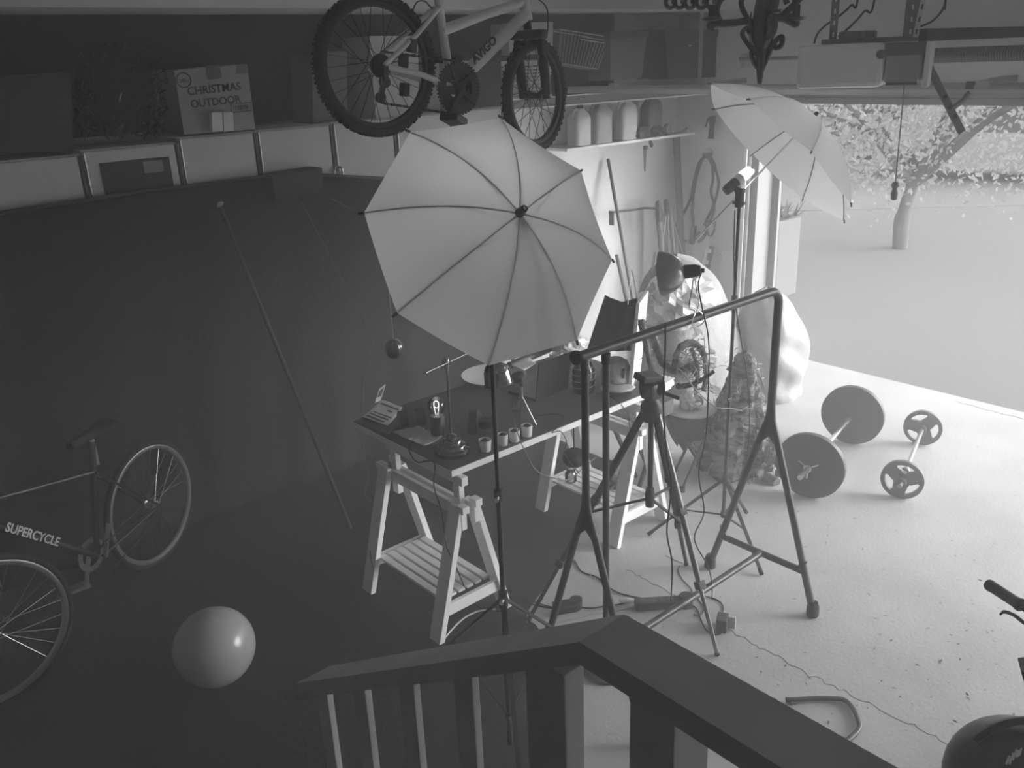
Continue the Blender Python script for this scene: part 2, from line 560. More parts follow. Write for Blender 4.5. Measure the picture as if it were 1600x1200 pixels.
# ================================================================== garment rack
def make_rack():
    xr, xl, y, zt, zs = 3.30, 2.10, 2.055, 1.515, .90
    o = thing('garment_rack', 'black tubular steel garment rack with A-shaped ends, seen across the table', 'clothes rack', ((xr + xl) / 2, y, 0))
    # top bar with a rounded corner at the far end
    c = []
    for k in range(9):
        a = math.pi / 2 * k / 8
        c.append((xr - .06 + .06 * math.sin(a), y, zt - .06 + .06 * math.cos(a)))
    MB().tube([(xl - .035, y, zt)] + c + [(xr, y, 1.0)], .0185, 12).build('top_bar', RACK, o)
    MB().lathe([(0, -.012), (.024, -.010), (.027, 0), (.024, .010), (0, .012)], (xl - .04, y, zt), (1, 0, 0), 16).build('end_cap', RUBBER, o)
    for x, r, zz in ((xr, .017, zs), (xl, .0145, zs)):
        mb = MB()
        zr = zt if x == xl else 1.02
        mb.tube([(x, y, zr), (x, y, zz)], r, 12)
        for sy in (-1, 1):
            mb.tube(smooth_path([(x, y, zz + .10), (x, y + sy * .012, zz), (x, y + sy * .05, zz - .11), (x, y + sy * .29, .03)], 6), r, 12)
        mb.prism([(-.045, -.13), (0, -.085), (.045, -.13), (.02, 0), (-.02, 0)], (x - .006, y, zz + .01), (0, 1, 0), (0, 0, 1), .012)
        mb.build('upright', RACK, o)
        zc = .21
        yc = .29 * (zz - zc) / (zz - .03)
        cb = MB().tube([(x, y - yc, zc), (x, y + yc, zc)], r * .95, 12)
        for sy in (-1, 1):
            cb.prism([(0, 0), (-.05, 0), (.016, .06)] if sy > 0 else [(0, 0), (-.016, .06), (.05, 0)], (x - .006, y + sy * (yc - .004), zc), (0, 1, 0), (0, 0, 1), .012)
        cb.build('crossbar', RACK, o)
        for sy in (-1, 1):
            MB().lathe([(r * 1.2, .075), (r * 1.65, .05), (r * 1.7, .006), (r * 1.4, 0)], (x, y + sy * .292, 0), (0, 0, 1), 14).build('rubber_foot', RUBBER, o)
    MB().tube([(xl, y, .21), (xr, y, .21)], .0165, 12).build('bottom_rail', RACK, o)
    return o
make_rack()

# straight black pole behind the near end of the rack
def make_pole_stand():
    b = at_z(947, 1045); h = zat((b.x, b.y), 937, 556)
    o = thing('pole_stand', 'straight black pole standing beside the near upright of the garment rack', 'stand', b)
    MB().cyl((b.x, b.y, .03), (b.x, b.y, h), .0135, 14).build('pole', RACK, o)
    MB().lathe([(.11, 0), (.11, .012), (.03, .03), (.016, .05), (0, .05)], b, (0, 0, 1), 28).build('base', RACK, o)
    MB().lathe([(0, -.01), (.018, -.01), (.018, .03), (0, .035)], (b.x, b.y, h - .02), (0, 0, 1), 14).build('cap', RUBBER, o)
make_pole_stand()

# ================================================================== light stands
def make_light_stand(name, label, base, ztop, zhub, zlow, feet, r=.011, joints=(), foot_h=.0):
    o = thing(name, label, 'light stand', (base[0], base[1], 0))
    x, y = base
    jz = sorted(joints)
    zs = [.07] + jz + [ztop]
    for i in range(len(zs) - 1):
        MB().cyl((x, y, zs[i]), (x, y, zs[i + 1] + .01), r * (1 - .12 * i), 12).build('pole', BLACK, o)
    for z in jz:
        c = MB().lathe([(0, -.02), (r * 1.35, -.02), (r * 1.45, .02), (0, .022)], (x, y, z), (0, 0, 1), 14).build('collar', BLACK_PL, o)
        MB().cyl((x - .02, y - .018, z), (x - .034, y - .03, z), .008, 10).build('knob', STEEL, c)
    MB().lathe([(0, -.02), (r * 1.5, -.02), (r * 1.8, .0), (r * 1.5, .025), (0, .025)], (x, y, zhub), (0, 0, 1), 14).build('leg_collar', BLACK_PL, o)
    MB().lathe([(0, -.015), (r * 1.5, -.015), (r * 1.5, .015), (0, .015)], (x, y, zlow), (0, 0, 1), 14).build('brace_collar', BLACK_PL, o)
    for f in feet:
        f = Vector(f); a = Vector((x, y, zhub)); d = Vector((f.x - x, f.y - y, 0)).normalized() * r * 1.6
        l = MB().bar(a + d, f + Vector((0, 0, .012)), .016, .010).build('leg', BLACK, o)
        fd = (f - a).normalized()
        MB().tube([f - fd * .035 + Vector((0, 0, .010)), f + Vector((0, 0, .010))], .011, 10).build('rubber_foot', RUBBER, l)
        m = (a + d).lerp(f, .52)
        MB().bar(Vector((x, y, zlow)) + d, m, .010, .006).build('brace', BLACK, o)
    return o
b1 = at_z(797, 1158, .08)
B1 = (b1.x, b1.y)
H1 = zat(B1, 790, 940)
L1 = zat(B1, 796, 1068)
make_light_stand('light_stand', 'black light stand holding the large umbrella in front of the table', B1, zat(B1, 771, 395) , H1, max(.12, L1 * .6),
                 [at_z(655, 1052), at_z(905, 1010), (B1[0] - .28, B1[1] - .40, 0)], .0105, joints=(.72, 1.12))
b2 = at_z(1130, 808, .07)
B2 = (b2.x, b2.y)
TOP2 = zat(B2, 1157, 322)
make_light_stand('light_stand', 'tall black light stand holding the side-on umbrella near the garage door', B2, TOP2, zat(B2, 1129, 750), .09,
                 [at_z(1012, 838), at_z(1190, 900), at_z(1166, 803)], .0105, joints=(.78, zat(B2, 1146, 468)))

BULB = glow_mat('added_bulb_glow', BULB_E)  # bulb glow added to brighten the umbrellas
FROST = glass_mat('bulb_coil_glass', .95, .15, .9)
def make_lamp_head(name, label, bracket, bulb_dir, shaft_dir, on, back=None):
    """umbrella bracket with a tilting lamp socket and a spiral bulb"""
    o = thing(name, label, 'lamp', bracket)
    b = Vector(bracket); d = Vector(bulb_dir).normalized(); sd = Vector(shaft_dir).normalized()
    MB().box(b + Vector((0, 0, .0)), (.03, .035, .085), bev=.006).box(b + Vector((0, 0, .04)) , (.034, .045, .03), bev=.008).build('bracket', BLACK_PL, o)
    MB().cyl(b + Vector((.0, -.03, -.02)), b + Vector((0, .035, -.02)), .008, 10).build('knob', BLACK_PL, o)
    e = b + Vector((0, 0, .045)); side = -CR * .055 + CD * -.004
    s0 = e + side + (back if back is not None else Vector((0, 0, 0)))
    mb = MB().tube(smooth_path([e, e + side * .55 - CD * .006, s0], 4), .017, 12)
    mb.lathe([(0, -.025), (.022, -.022), (.026, .0), (.026, .05), (.021, .055), (0, .055)], s0, d, 18)
    mb.build('socket', BLACK_PL, o)
    MB().lathe([(0, .055), (.024, .055), (.027, .075), (.024, .085), (0, .085)], s0, d, 18).build('bulb_base', mat('bulb_base_white', .75, .4), o)
    s, u = frame(d); pts = []
    for i in range(0, 73):
        a = i / 12 * 2 * math.pi; t = i / 72
        rr = .023 * (1 - .25 * t * t)
        pts.append(s0 + d * (.09 + .055 * t) + (s * math.cos(a) + u * math.sin(a)) * rr)
    MB().tube(pts, .0058, 6).build('bulb_coil', BULB if on else mat('bulb_coil_white', .8, .25), o)
    return o, s0 + d * .12
LAMP2, LB2 = make_lamp_head('umbrella_lamp', 'spiral bulb with an added glow in a black tilting socket on the tall light stand', Vector((B2[0], B2[1], TOP2 + .035)),
               (CR * .74 - CD * .63 + CF * .05), ax2, True)
LAMP1, LB1 = make_lamp_head('umbrella_lamp', 'lamp head with an unseen spiral bulb, its glow added, behind the large umbrella', Vector((B1[0], B1[1], zat(B1, 771, 395) + .035)),
               ax1, ax1, True, -ax1.normalized() * .12)
for nm, p, e in (('umbrella_fill_light', LB2, FILL2_W), ('umbrella_fill_light', LB1, FILL1_W)):  # added fill lights inside the umbrellas
    ld = bpy.data.lights.new(nm, 'POINT'); ld.energy = e; ld.shadow_soft_size = .035
    lo = bpy.data.objects.new(nm, ld); COL.objects.link(lo); lo.location = p
# lamp cord hanging down the tall stand
CORD = mat('black_cord', .02, .6, spec=.3)
GREY_CORD = mat('grey_cord', .35, .5)
p0 = Vector((B2[0], B2[1], TOP2 - .02))
tag(MB().tube(smooth_path([p0 + CR * -.02, p0 + CR * -.012 - Vector((0, 0, .25)), p0 + CR * .012 - Vector((0, 0, .5)), p0 + CR * .10 - Vector((0, 0, .95)),
    at_x(1222, 420, 4.3), at_x(1255, 530, 4.4), at_x(1290, 610, 4.6)][:4] + [p0 + CR * .11 - Vector((0, 0, 1.35)), p0 + CR * .03 - Vector((0, 0, TOP2 - .03))], 6), .003, 6).build('lamp_cable', CORD),
    'thin dark lamp cord hanging from the tall light stand', 'cord')

# ================================================================== camera tripod
def make_tripod():
    head = Vector((0, 0, 0))
    f1, f2, f3 = at_z(1120, 1025), at_z(1072, 884), at_z(826, 973)
    c = (f1 + f2 + f3) / 3
    ztop = zat((c.x, c.y), 1018, 640)
    o = thing('camera_tripod', 'black camera tripod with spread legs standing behind the garment rack bar', 'tripod', (c.x, c.y, 0))
    cx = at_d(1018, 640, 1); dd = cx - EYE
    t = math.hypot(c.x, c.y) / math.hypot(dd.x, dd.y); crown = EYE + dd * t
    GREYT = mat('tripod_grey_metal', .16, .35, metal=.5)
    MB().lathe([(0, -.05), (.038, -.05), (.048, -.02), (.048, .02), (.03, .045), (.026, .07), (0, .07)], crown, (0, 0, 1), 18).build('crown', BLACK_PL, o)
    # pan head
    hd = MB().box(crown + Vector((0, 0, .090)), (.080, .07, .075), bev=.016)
    hd.lathe([(0, -.055), (.030, -.052), (.034, .052), (0, .055)], crown + Vector((0, 0, .10)), CR, 16)
    hd.build('head', BLACK_PL, o)
    MB().box(crown + Vector((0, 0, .150)) - CR * .016, (.115, .07, .030), rot=Matrix.Rotation(.25, 3, CF), bev=.006).build('mounting_plate', BLACK_PL, o)
    h0 = crown + Vector((0, 0, .09)); h1 = h0 + CR * .115 + CD * .035 - CF * .02
    MB().bar(h0 + CR * .02, h1, .012, .016, bev=.003).build('pan_handle', BLACK_PL, o)
    MB().cyl(crown + Vector((0, 0, -.05)), crown + Vector((0, 0, -.42)), .0125, 12).build('centre_column', BLACK, o)
    hub = crown + Vector((0, 0, -.43))
    MB().lathe([(0, -.04), (.02, -.04), (.023, .02), (.018, .05), (0, .05)], hub, (0, 0, 1), 14).build('brace_hub', BLACK_PL, o)
    for f, m in ((f1, GREYT), (f2, BLACK), (f3, BLACK)):
        hd_ = Vector((f.x - crown.x, f.y - crown.y, 0)).normalized()
        a = crown + hd_ * .035 + Vector((0, 0, -.015)); b = f + Vector((0, 0, .015))
        d = b - a
        l = MB().tube([a, a + d * .40], .0175, 12).tube([a + d * .38, a + d * .72], .0140, 12).tube([a + d * .70, b], .0100, 12).build('leg', m, o)
        for q in (.40, .71):
            s = frame(d)[0]
            MB().box(a + d * q, (.04, .034, .036), rot=Vector((0, 0, 1)).rotation_difference(d.normalized()).to_matrix(), bev=.005).build('leg_lock', BLACK_PL, l)
        MB().ball(f + Vector((0, 0, .012)), .0125, 10).build('rubber_foot', RUBBER, l)
        MB().bar(hub, a + d * .46, .012, .008).build('brace', BLACK if m is BLACK else GREYT, o)
    return o
make_tripod()

# ================================================================== clamp work light on the rack bar
def make_clamp_light():
    y = 2.055
    bar = at_y(1092, 497, y)                       # where it clips on the rack's top bar
    sh = at_y(1040, 426, y - .02); so = at_y(1075, 424, y + .0)
    o = thing('clamp_light', 'aluminium scoop clamp light clipped to the rack top bar', 'lamp', bar)
    ax = (-CR * .93 + CF * .36 + CD * .04).normalized()
    AL = mat('spun_aluminium', .46, .34, metal=.9, noise=.1)
    MB().lathe([(.024, 0), (.034, .004), (.054, .020), (.071, .044), (.081, .070), (.0845, .092), (.0825, .091), (.078, .070), (.068, .046), (.051, .024), (.03, .008), (.02, .002)], so + ax * .012, ax, 32, caps=False).build('shade', AL, o)
    MB().lathe([(0, -.05), (.018, -.048), (.024, -.03), (.026, .012), (.022, .018), (0, .018)], so, ax, 18).cyl(so - ax * .045 , so - ax * .062 + CD * .002, .008, 10).build('socket', BLACK_PL, o)
    MB().ball(so + ax * .06, .03, 16).build('bulb', mat('frosted_bulb', .75, .3), o)
    w = MB()
    k0 = so - ax * .02 + CD * .03
    n1, n2 = at_y(1077, 480, y), at_y(1092, 474, y)
    j = at_y(1086, 487, y - .022)
    w.tube(smooth_path([k0, at_y(1081, 452, y - .01), n1, j, at_y(1081, 505, y - .026), at_y(1091, 510, y - .026), at_y(1102, 497, y - .026), j + Vector((.002, 0, .012)), at_y(1077, 478, y - .03)], 5), .0024, 6)
    w.tube(smooth_path([k0 + CR * .006, at_y(1088, 450, y), n2, j + Vector((.004, 0, -.004))], 5), .0024, 6)
    w.build('clamp_wire', STEEL, o)
    return so - ax * .055
CLS = make_clamp_light()
y = 2.055
tag(MB().tube(smooth_path([CLS, at_y(1091, 445, y), at_y(1097, 480, y - .03), at_y(1107, 530, y - .03), at_y(1107, 600, y - .02), at_y(1103, 680, y), at_y(1092, 740, y - .05),
     at_y(1100, 800, y), at_y(1085, 842, y - .05), at_y(1108, 890, y - .1), at_z(1112, 935, .004), at_z(1098, 948, .004)], 6), .0028, 6).build('lamp_cable', CORD),
    'black cord hanging from the aluminium clamp light to the power strip', 'cord')
tag(MB().tube(smooth_path([at_y(1040, 507, y - .026), at_y(1039, 560, y - .03), at_y(1036, 620, y - .03), at_y(1041, 700, y - .03), at_y(1049, 760, y - .03), at_y(1042, 830, y - .03), at_y(1050, 880, y - .05), at_z(1048, 942, .004)], 6), .0036, 6).build('lamp_cable', CORD),
    'black cord tied to the rack top bar, hanging in front of the tripod', 'cord')

# ================================================================== work table on two trestles
WHITE = mat('white_lacquer', .82, .45, noise=.05, scale=4)
TOPM = mat('table_top_grey', .085, .55, noise=.15, scale=4, spec=.4)
TZ, TX0, TX1, TY0, TY1 = .80, 2.085, 3.60, 2.864, 3.68
tt = thing('tabletop', 'long table top with white edges and grey surface, lying on the two white trestles', 'table top', ((TX0 + TX1) / 2, (TY0 + TY1) / 2, TZ - .034))
MB().box(((TX0 + TX1) / 2, (TY0 + TY1) / 2, TZ - .0185), (TX1 - TX0, TY1 - TY0, .031), bev=.002).build('core', WHITE, tt)
MB().box(((TX0 + TX1) / 2, (TY0 + TY1) / 2, TZ - .0015), (TX1 - TX0 - .002, TY1 - TY0 - .002, .003)).build('surface', TOPM, tt)

def make_trestle(xc, label):
    o = thing('trestle', label, 'trestle', (xc, 3.105, 0), 'white trestles under the table')
    yf, yb = 2.84, 3.41
    spx, tz = .205, .60
    for y in (yf, yb):
        for s in (-1, 1):
            MB().bar((xc + s * spx, y, .0), (xc + s * .04, y, tz + .035), .030, .080, up=(0, 1, 0), bev=.003).build('leg', WHITE, o)
        # rail that carries the shelf
        h = .145; w = spx + (.04 - spx) * h / tz
        MB().box((xc, y + (-.012 if y == yf else .012), h), (2 * w - .026, .022, .058), bev=.003).build('shelf_rail', WHITE, o)
        # height-adjusting post with its two clamping blocks
        MB().box((xc, y + (.035 if y == yf else -.035), .632), (.030, .045, .27), bev=.003).build('post', WHITE, o)
        for dx, dz in ((-.037, .0), (.038, .012)):
            MB().box((xc + dx, y + (-.036 if y == yf else .036), tz + .03 + dz), (.038, .05, .034), bev=.003).box((xc + dx, y + (-.03 if y == yf else .03), tz - .03 + dz), (.030, .026, .085), bev=.003).build('clamp_block', WHITE, o)
        for k in range(2):
            MB().cyl((xc - .0155, y + (.035 if y == yf else -.035), .70 - .04 * k), (xc - .0165, y + (.035 if y == yf else -.035), .70 - .04 * k), .004, 8).build('peg', STEEL, o)
    MB().box((xc - .022, (yf + yb) / 2, tz), (.022, yb - yf - .07, .06), bev=.003).build('lower_beam', WHITE, o)
    MB().box((xc + .022, (yf + yb) / 2, tz), (.022, yb - yf - .07, .06), bev=.003).build('lower_beam', WHITE, o)
    MB().box((xc, (yf + yb) / 2, TZ - .056), (.035, yb - yf + .03, .043), bev=.003).build('top_beam', WHITE, o)
    for i in range(6):
        x = xc + (i - 2.5) * .05
        MB().box((x, (yf + yb) / 2, .178), (.036, yb - yf - .05, .014), bev=.002).build('slat', WHITE, o)
    return o
make_trestle(2.125, 'white slatted trestle under the near left end of the table, its shelf empty')
make_trestle(3.315, 'white slatted trestle under the far right end of the table, glassware on its shelf')

# ------------------------------------------------------------------ things on the table
CHROME = mat('dark_polished_metal', .20, .12, metal=1.0)
PAPER = mat('paper', .72, .8, noise=.06)
PRINT = mat('printed_grey', .10, .8)
def desk_lamp():
    b = at_z(707, 707, TZ)
    o = thing('desk_lamp', 'polished desk lamp with stepped round base at the front left corner of the table', 'lamp', b)
    MB().lathe([(0, 0), (.080, 0), (.083, .008), (.080, .022), (.066, .026), (.066, .038), (.062, .044), (.047, .048), (.046, .060), (.042, .066), (.028, .070), (.026, .082), (.012, .092), (0, .094)], b, (0, 0, 1), 40).build('base', CHROME, o)
    top = zat((b.x, b.y), 698, 563)
    MB().cyl(b + Vector((0, 0, .09)), (b.x, b.y, top), .0062, 12).build('stem', CHROME, o)
    j = Vector((b.x, b.y, top - .01))
    MB().lathe([(0, -.03), (.011, -.03), (.013, -.01), (.013, .012), (.007, .022), (0, .026)], j, (0, 0, 1), 14).cyl(j - CR * .02, j + CR * .02, .008, 10).build('joint', CHROME, o)
    hd = math.hypot(b.x, b.y)
    a = EYE + ray(664, 583) * ((j - EYE).length * .97); c = EYE + ray(772, 533) * ((j - EYE).length * 1.06)
    m = MB().cyl(a, c, .0042, 10)
    d = (c - a).normalized()
    m.lathe([(0, 0), (.007, .002), (.007, .014), (0, .016)], a, d, 10).lathe([(0, 0), (.006, .002), (.006, .012), (0, .014)], a + d * .10, d, 10)
    m.build('arm', CHROME, o)
    s0 = EYE + ray(774, 566) * ((c - EYE).length * .99)
    MB().cyl(c, s0 + Vector((0, 0, .0)), .006, 10).build('shade_holder', CHROME, o)
    ax = Vector((.05, -.10, -1)).normalized()
    MB().lathe([(.012, -.02), (.022, 0), (.05, .016), (.062, .045), (.066, .10), (.070, .105), (.066, .104), (.058, .045), (.046, .02), (.015, .006)], s0, ax, 32, caps=False).build('shade', CHROME, o)
    return o
desk_lamp()

def bulb_lamp():
    b = at_z(685, 680, TZ)
    o = thing('bulb_lamp', 'round clear filament bulb glowing on a black cylinder base beside the desk lamp', 'lamp', b)
    MB().lathe([(0, 0), (.034, 0), (.036, .004), (.036, .098), (.033, .102), (0, .102)], b, (0, 0, 1), 28).build('base', BLACK_PL, o)
    c = b + Vector((0, 0, .152))
    MB().lathe([(.019, -.052), (.020, -.046), (.036, -.028), (.044, 0), (.041, .02), (.027, .037), (.010, .044), (0, .045)], c, (0, 0, 1), 28, caps=False).build('glass', glass_mat('bulb_glass', .9, .02, .96), o)
    MB().lathe([(0, -.052), (.030, -.052), (.031, -.046), (0, -.044)], c, (0, 0, 1), 24).build('collar', mat('satin_ring', .5, .3, metal=.8), o)
    s, u = CR, Vector((0, 0, 1))
    fil = MB()
    for k in range(2):
        ph = k * .5
        pts = [c + s * (.012 * math.sin(t / 20 * 2 * math.pi) + .0) + u * (.008 - .018 * math.cos(t / 20 * 2 * math.pi)) + CF * (.006 * (k - .5) * 2) for t in range(21)]
        fil.tube(pts, .0014, 5)
    fil.tube([c + u * -.046 + s * -.004, c + u * -.02 + s * -.009, c + u * 0 + s * -.012], .0011, 5).tube([c + u * -.046 + s * .004, c + u * -.02 + s * .009, c + u * 0 + s * .012], .0011, 5)
    fil.build('filament', glow_mat('filament_glow', 2.2), o)
    return o
bulb_lamp()

def flat_sheet(name, px, z, m, label, cat, curl=0.0, thick=.0012, extra=None):
    P = [at_z(x, y, z) for x, y in px]
    def fn(a, b):
        p = P[0].lerp(P[1], a).lerp(P[3].lerp(P[2], a), b)
        p.z = z + curl * ((2 * a - 1) ** 2) + curl * .5 * math.sin(b * 5 + a * 3) ** 2
        return p
    o = thing(name, label, cat, (sum((p.x for p in P)) / 4, sum((p.y for p in P)) / 4, z))
    q = MB().grid(fn, 12, 10).build('sheet', m, o, solid=thick)
    if extra:
        for (a0, a1, b0, b1) in extra:
            MB().grid(lambda a, b: fn(a0 + (a1 - a0) * a, b0 + (b1 - b0) * b) + Vector((0, 0, .0012)), 4, 4).build('print', PRINT, o)
    return o
# stack of magazines with a printed form on top
mz = thing('magazine_stack', 'stack of thin magazines at the back left corner of the table', 'magazines', at_z(597, 655, TZ))
PB = [at_z(x, y, TZ) for x, y in ((560, 662), (594, 635), (640, 648), (609, 680))]
for k in range(3):
    q = [(p.x + .012 * math.sin(k * 2.1), p.y + .01 * math.cos(k * 1.7)) for p in PB]
    MB().prism(q, (0, 0, TZ + .0005 + .008 * k), (1, 0, 0), (0, 1, 0), -.0075 if False else .0075).build('magazine', mat('magazine_cover', .16, .4, noise=.4), mz)
flat_sheet('printed_sheet', [(566, 652), (597, 626), (629, 638), (606, 667)], TZ + .028, PAPER, 'white printed form lying on the stack of magazines', 'paper', curl=.004,
           extra=[(.06, .16, .1, .8), (.22, .30, .1, .85), (.36, .42, .15, .9), (.60, .68, .55, .75), (.80, .87, .1, .95)])
pc = at_z(588, 630, TZ + .03)
cd = thing('greeting_card', 'small white card with a dark picture standing behind the printed form', 'card', pc)
u1 = (EYE + ray(597, 600) * ((pc - EYE).length)) - pc; w1 = CR * .022 + CF * .03
MB().prism([(0, 0), (1, .15), (1, 1), (0, .75)], pc - w1 * .3, w1, u1, .0015).build('card_sheet', PAPER, cd)
MB().prism([(.12, .3), (.8, .40), (.8, .85), (.12, .62)], pc - w1 * .3 + w1.cross(u1).normalized() * -.0008, w1, u1, .0004).build('picture', PRINT, cd)
MB().prism([(.12, .3), (.8, .40), (.8, .85), (.12, .62)], pc - w1 * .3 + w1.cross(u1).normalized() * .0018, w1, u1, .0004).build('picture', PRINT, cd)
flat_sheet('paper_sheet', [(612, 676), (650, 666), (664, 672), (640, 690)], TZ + .003, mat('grey_paper', .42, .8), 'creased grey paper lying in front of the magazine stack', 'paper', curl=.006)
flat_sheet('paper_sheet', [(640, 690), (662, 673), (692, 684), (662, 699)], TZ + .004, mat('grey_paper', .42, .8), 'creased grey paper lying under the cord beside the desk lamp base', 'paper', curl=.006)
# black camera lens lying down
c = at_z(640, 668, TZ) + Vector((0, 0, .05))
ln = thing('camera_lens', 'black camera lens lying between the magazine stack and the glowing bulb', 'lens', c - Vector((0, 0, .05)))
la = (CR * .9 + CF * .4); la.z = 0; la.normalize()
MB().lathe([(0, -.05), (.040, -.05), (.044, -.045), (.044, -.02), (.047, -.018), (.047, .02), (.043, .024), (.043, .06), (.046, .064), (.046, .075), (.036, .075), (0, .068)], c, la, 30).build('barrel', BLACK_PL, ln)
# black camera body with glossy lens, beside the desk lamp
c = at_z(742, 672, TZ)
cb = thing('camera', 'black camera with a glossy lens on the table behind the small white pots', 'camera', c)
yw = Matrix.Rotation(.7, 3, 'Z')
MB().box(c + Vector((0, 0, .042)), (.12, .05, .078), yw, bev=.008).box(c + Vector((0, 0, .09)), (.05, .045, .028), yw, bev=.01).build('body', BLACK_PL, cb)
MB().lathe([(0, 0), (.034, 0), (.036, .03), (.033, .06), (.028, .06), (.024, .05), (0, .044)], c + Vector((0, 0, .042)) + (yw @ Vector((0, -.025, 0))), yw @ Vector((0, -1, .1)), 26).build('lens', mat('lens_gloss', .02, .12, spec=.8), cb)

# four small white pots
POTM = mat('white_ceramic', .68, .3)
SOIL = mat('dark_soil', .03, .95, bump=.4, bscale=120)
for i, (px, py, r, lab) in enumerate([(758.5, 704, .030, 'small white pot of dark soil, nearest the desk lamp'), (786, 695, .026, 'small white pot of dark soil half hidden behind the light stand pole'),
                         (804, 689, .027, 'small white pot of dark soil just right of the light stand pole'), (823.5, 681, .0275, 'small white pot of dark soil at the right end of the row of four')]):
    b = at_z(px, py, TZ)
    o = thing('plant_pot', lab, 'pot', b, 'small white pots along the table front')
    MB().lathe([(0, 0), (r * .80, 0), (r * .84, .003), (r, .056), (r * .93, .056), (r * .85, .041), (0, .041)], b, (0, 0, 1), 24).build('pot', POTM, o)
    MB().lathe([(r * .9, .044), (r * .5, .056), (0, .064)], b, (0, 0, 1), 16, caps=False).build('soil', SOIL, o)

# round white tray with a sheet on it
c = at_z(772, 590, TZ)
tr = thing('round_tray', 'large round white tray lying on the middle of the table', 'tray', c)
MB().lathe([(0, 0), (.16, 0), (.178, .010), (.185, .022), (.181, .022), (.160, .006), (0, .005)], c, (0, 0, 1), 48).build('tray', mat('tray_white', .70, .5, noise=.06), tr)
flat_sheet('paper_sheet', [(800, 572), (822, 556), (838, 568), (818, 580)], TZ + .024, PAPER, 'small white sheet lying on the right side of the round tray', 'paper', curl=.002)
# small table tripod with a round black head
h = at_z(818, 664, TZ)
mt = thing('mini_tripod', 'small black table tripod with a bent silver leg behind the row of white pots', 'tripod', h)
top = EYE + ray(815, 598) * ((h - EYE).length * .985)
MB().cyl(top + Vector((0, 0, -.02)), top + Vector((0, 0, -.075)), .006, 10).build('column', STEEL, mt)
MB().ball(top + Vector((0, 0, -.005)), .014, 14).box(top + CR * .0 + Vector((0, 0, .022)), (.06, .03, .022), Matrix.Rotation(.5, 3, 'Z'), bev=.008).build('head', BLACK_PL, mt)
for px, py, m in ((838, 664, STEEL), (796, 640, BLACK_PL), (812, 668, BLACK_PL)):
    f = at_z(px, py, TZ + .004)
    MB().tube([top + Vector((0, 0, -.07)), f], .0035, 8).build('leg', m, mt)
# round black microphone on a bent neck
c = at_z(806, 640, TZ)
mic = thing('microphone', 'small black round microphone leaning over the round tray', 'microphone', c)
mtop = EYE + ray(808, 590) * ((c - EYE).length * 1.0)
MB().lathe([(0, -.03), (.022, -.028), (.030, -.01), (.030, .02), (.022, .035), (0, .038)], mtop, CR * .85 - CD * .3 + CF * .2, 22).build('head', BLACK_PL, mic)
MB().tube(smooth_path([mtop + CR * .01, mtop + CR * .02 - Vector((0, 0, .05)), c + Vector((0, 0, .01))], 6), .004, 8).lathe([(0, 0), (.03, 0), (.03, .008), (0, .012)], c, (0, 0, 1), 18).build('stand', BLACK_PL, mic)

# laptop, screen turned away from the viewer
LK = mat('laptop_black', .022, .45)
b0, b1_ = at_z(838, 628, TZ), at_z(888, 606, TZ)
lt = thing('laptop', 'black laptop standing open on the table with its dark lid towards the viewer', 'laptop', (b0 + b1_) / 2)
w = (b1_ - b0); n = Vector((-w.y, w.x, 0)).normalized()
if n.y < 0: n = -n
up = Vector((0, 0, 1)) * .20 - n * .03
MB().prism([(0, 0), (1, 0), (1, 1), (0, 1)], b0 + Vector((0, 0, .016)), w, up, -.007).build('lid', LK, lt)
MB().prism([(0, 0), (1, 0), (1, 1), (0, 1)], b0 + Vector((0, 0, .001)), w, n * .20, .014).build('base', LK, lt)
# white mug
b = at_z(869, 574, TZ)
mg = thing('mug', 'pale cylindrical mug standing behind the black laptop', 'mug', b)
MB().lathe([(0, 0), (.036, 0), (.039, .004), (.039, .085), (.0365, .087), (.0355, .083), (.0355, .010), (0, .008)], b, (0, 0, 1), 28).build('body', POTM, mg)
hp = [b + CR * (.036 + .022 * math.sin(t / 8 * math.pi)) + Vector((0, 0, .07 - .05 * t / 8)) for t in range(9)]
MB().tube(hp, .0045, 8).build('handle', POTM, mg)
# crumpled clear plastic wrap
FILM = glass_mat('clear_plastic_film', .9, .18, .55)
def crumple(name, label, cat, c, size, seed, m, n=14, amp=.35, parent=None):
    rnd = random.Random(seed)
    ks = [(Vector((rnd.uniform(-1, 1), rnd.uniform(-1, 1), rnd.uniform(-1, 1))).normalized(), rnd.uniform(3, 9), rnd.uniform(0, 6)) for _ in range(7)]
    mb = MB(); vs = []; fs = []
    nu, nv = n * 2, n
    for i in range(nv + 1):
        a = math.pi * i / nv
        for j in range(nu):
            t = 2 * math.pi * j / nu
            d = Vector((math.sin(a) * math.cos(t), math.sin(a) * math.sin(t), math.cos(a)))
            s = 1 + amp * sum(abs(math.sin(k.dot(d) * f + p)) - .6 for k, f, p in ks) / 3.2
            p = Vector((d.x * size[0], d.y * size[1], d.z * size[2])) * s
            p.z = max(p.z, -size[2] * .75)
            vs.append(Vector(c) + p)
    for i in range(nv):
        for j in range(nu):
            fs.append((i * nu + j, (i + 1) * nu + j, (i + 1) * nu + (j + 1) % nu, i * nu + (j + 1) % nu))
    mb.add(vs, fs, False)
    zmin = min(v.z for v in vs)
    o = mb.build(name, m, parent)
    if parent is None: tag(o, label, cat)
    return o
WRAP = mat('milky_plastic', .55, .3, noise=.2, scale=18, spec=.6)
c = at_z(893, 556, TZ)
crumple('plastic_wrap', 'crumpled heap of milky plastic wrap at the back of the table under the umbrella', 'plastic wrap', c + Vector((.02, .04, .055)), (.12, .09, .07), 3, WRAP, amp=.3)
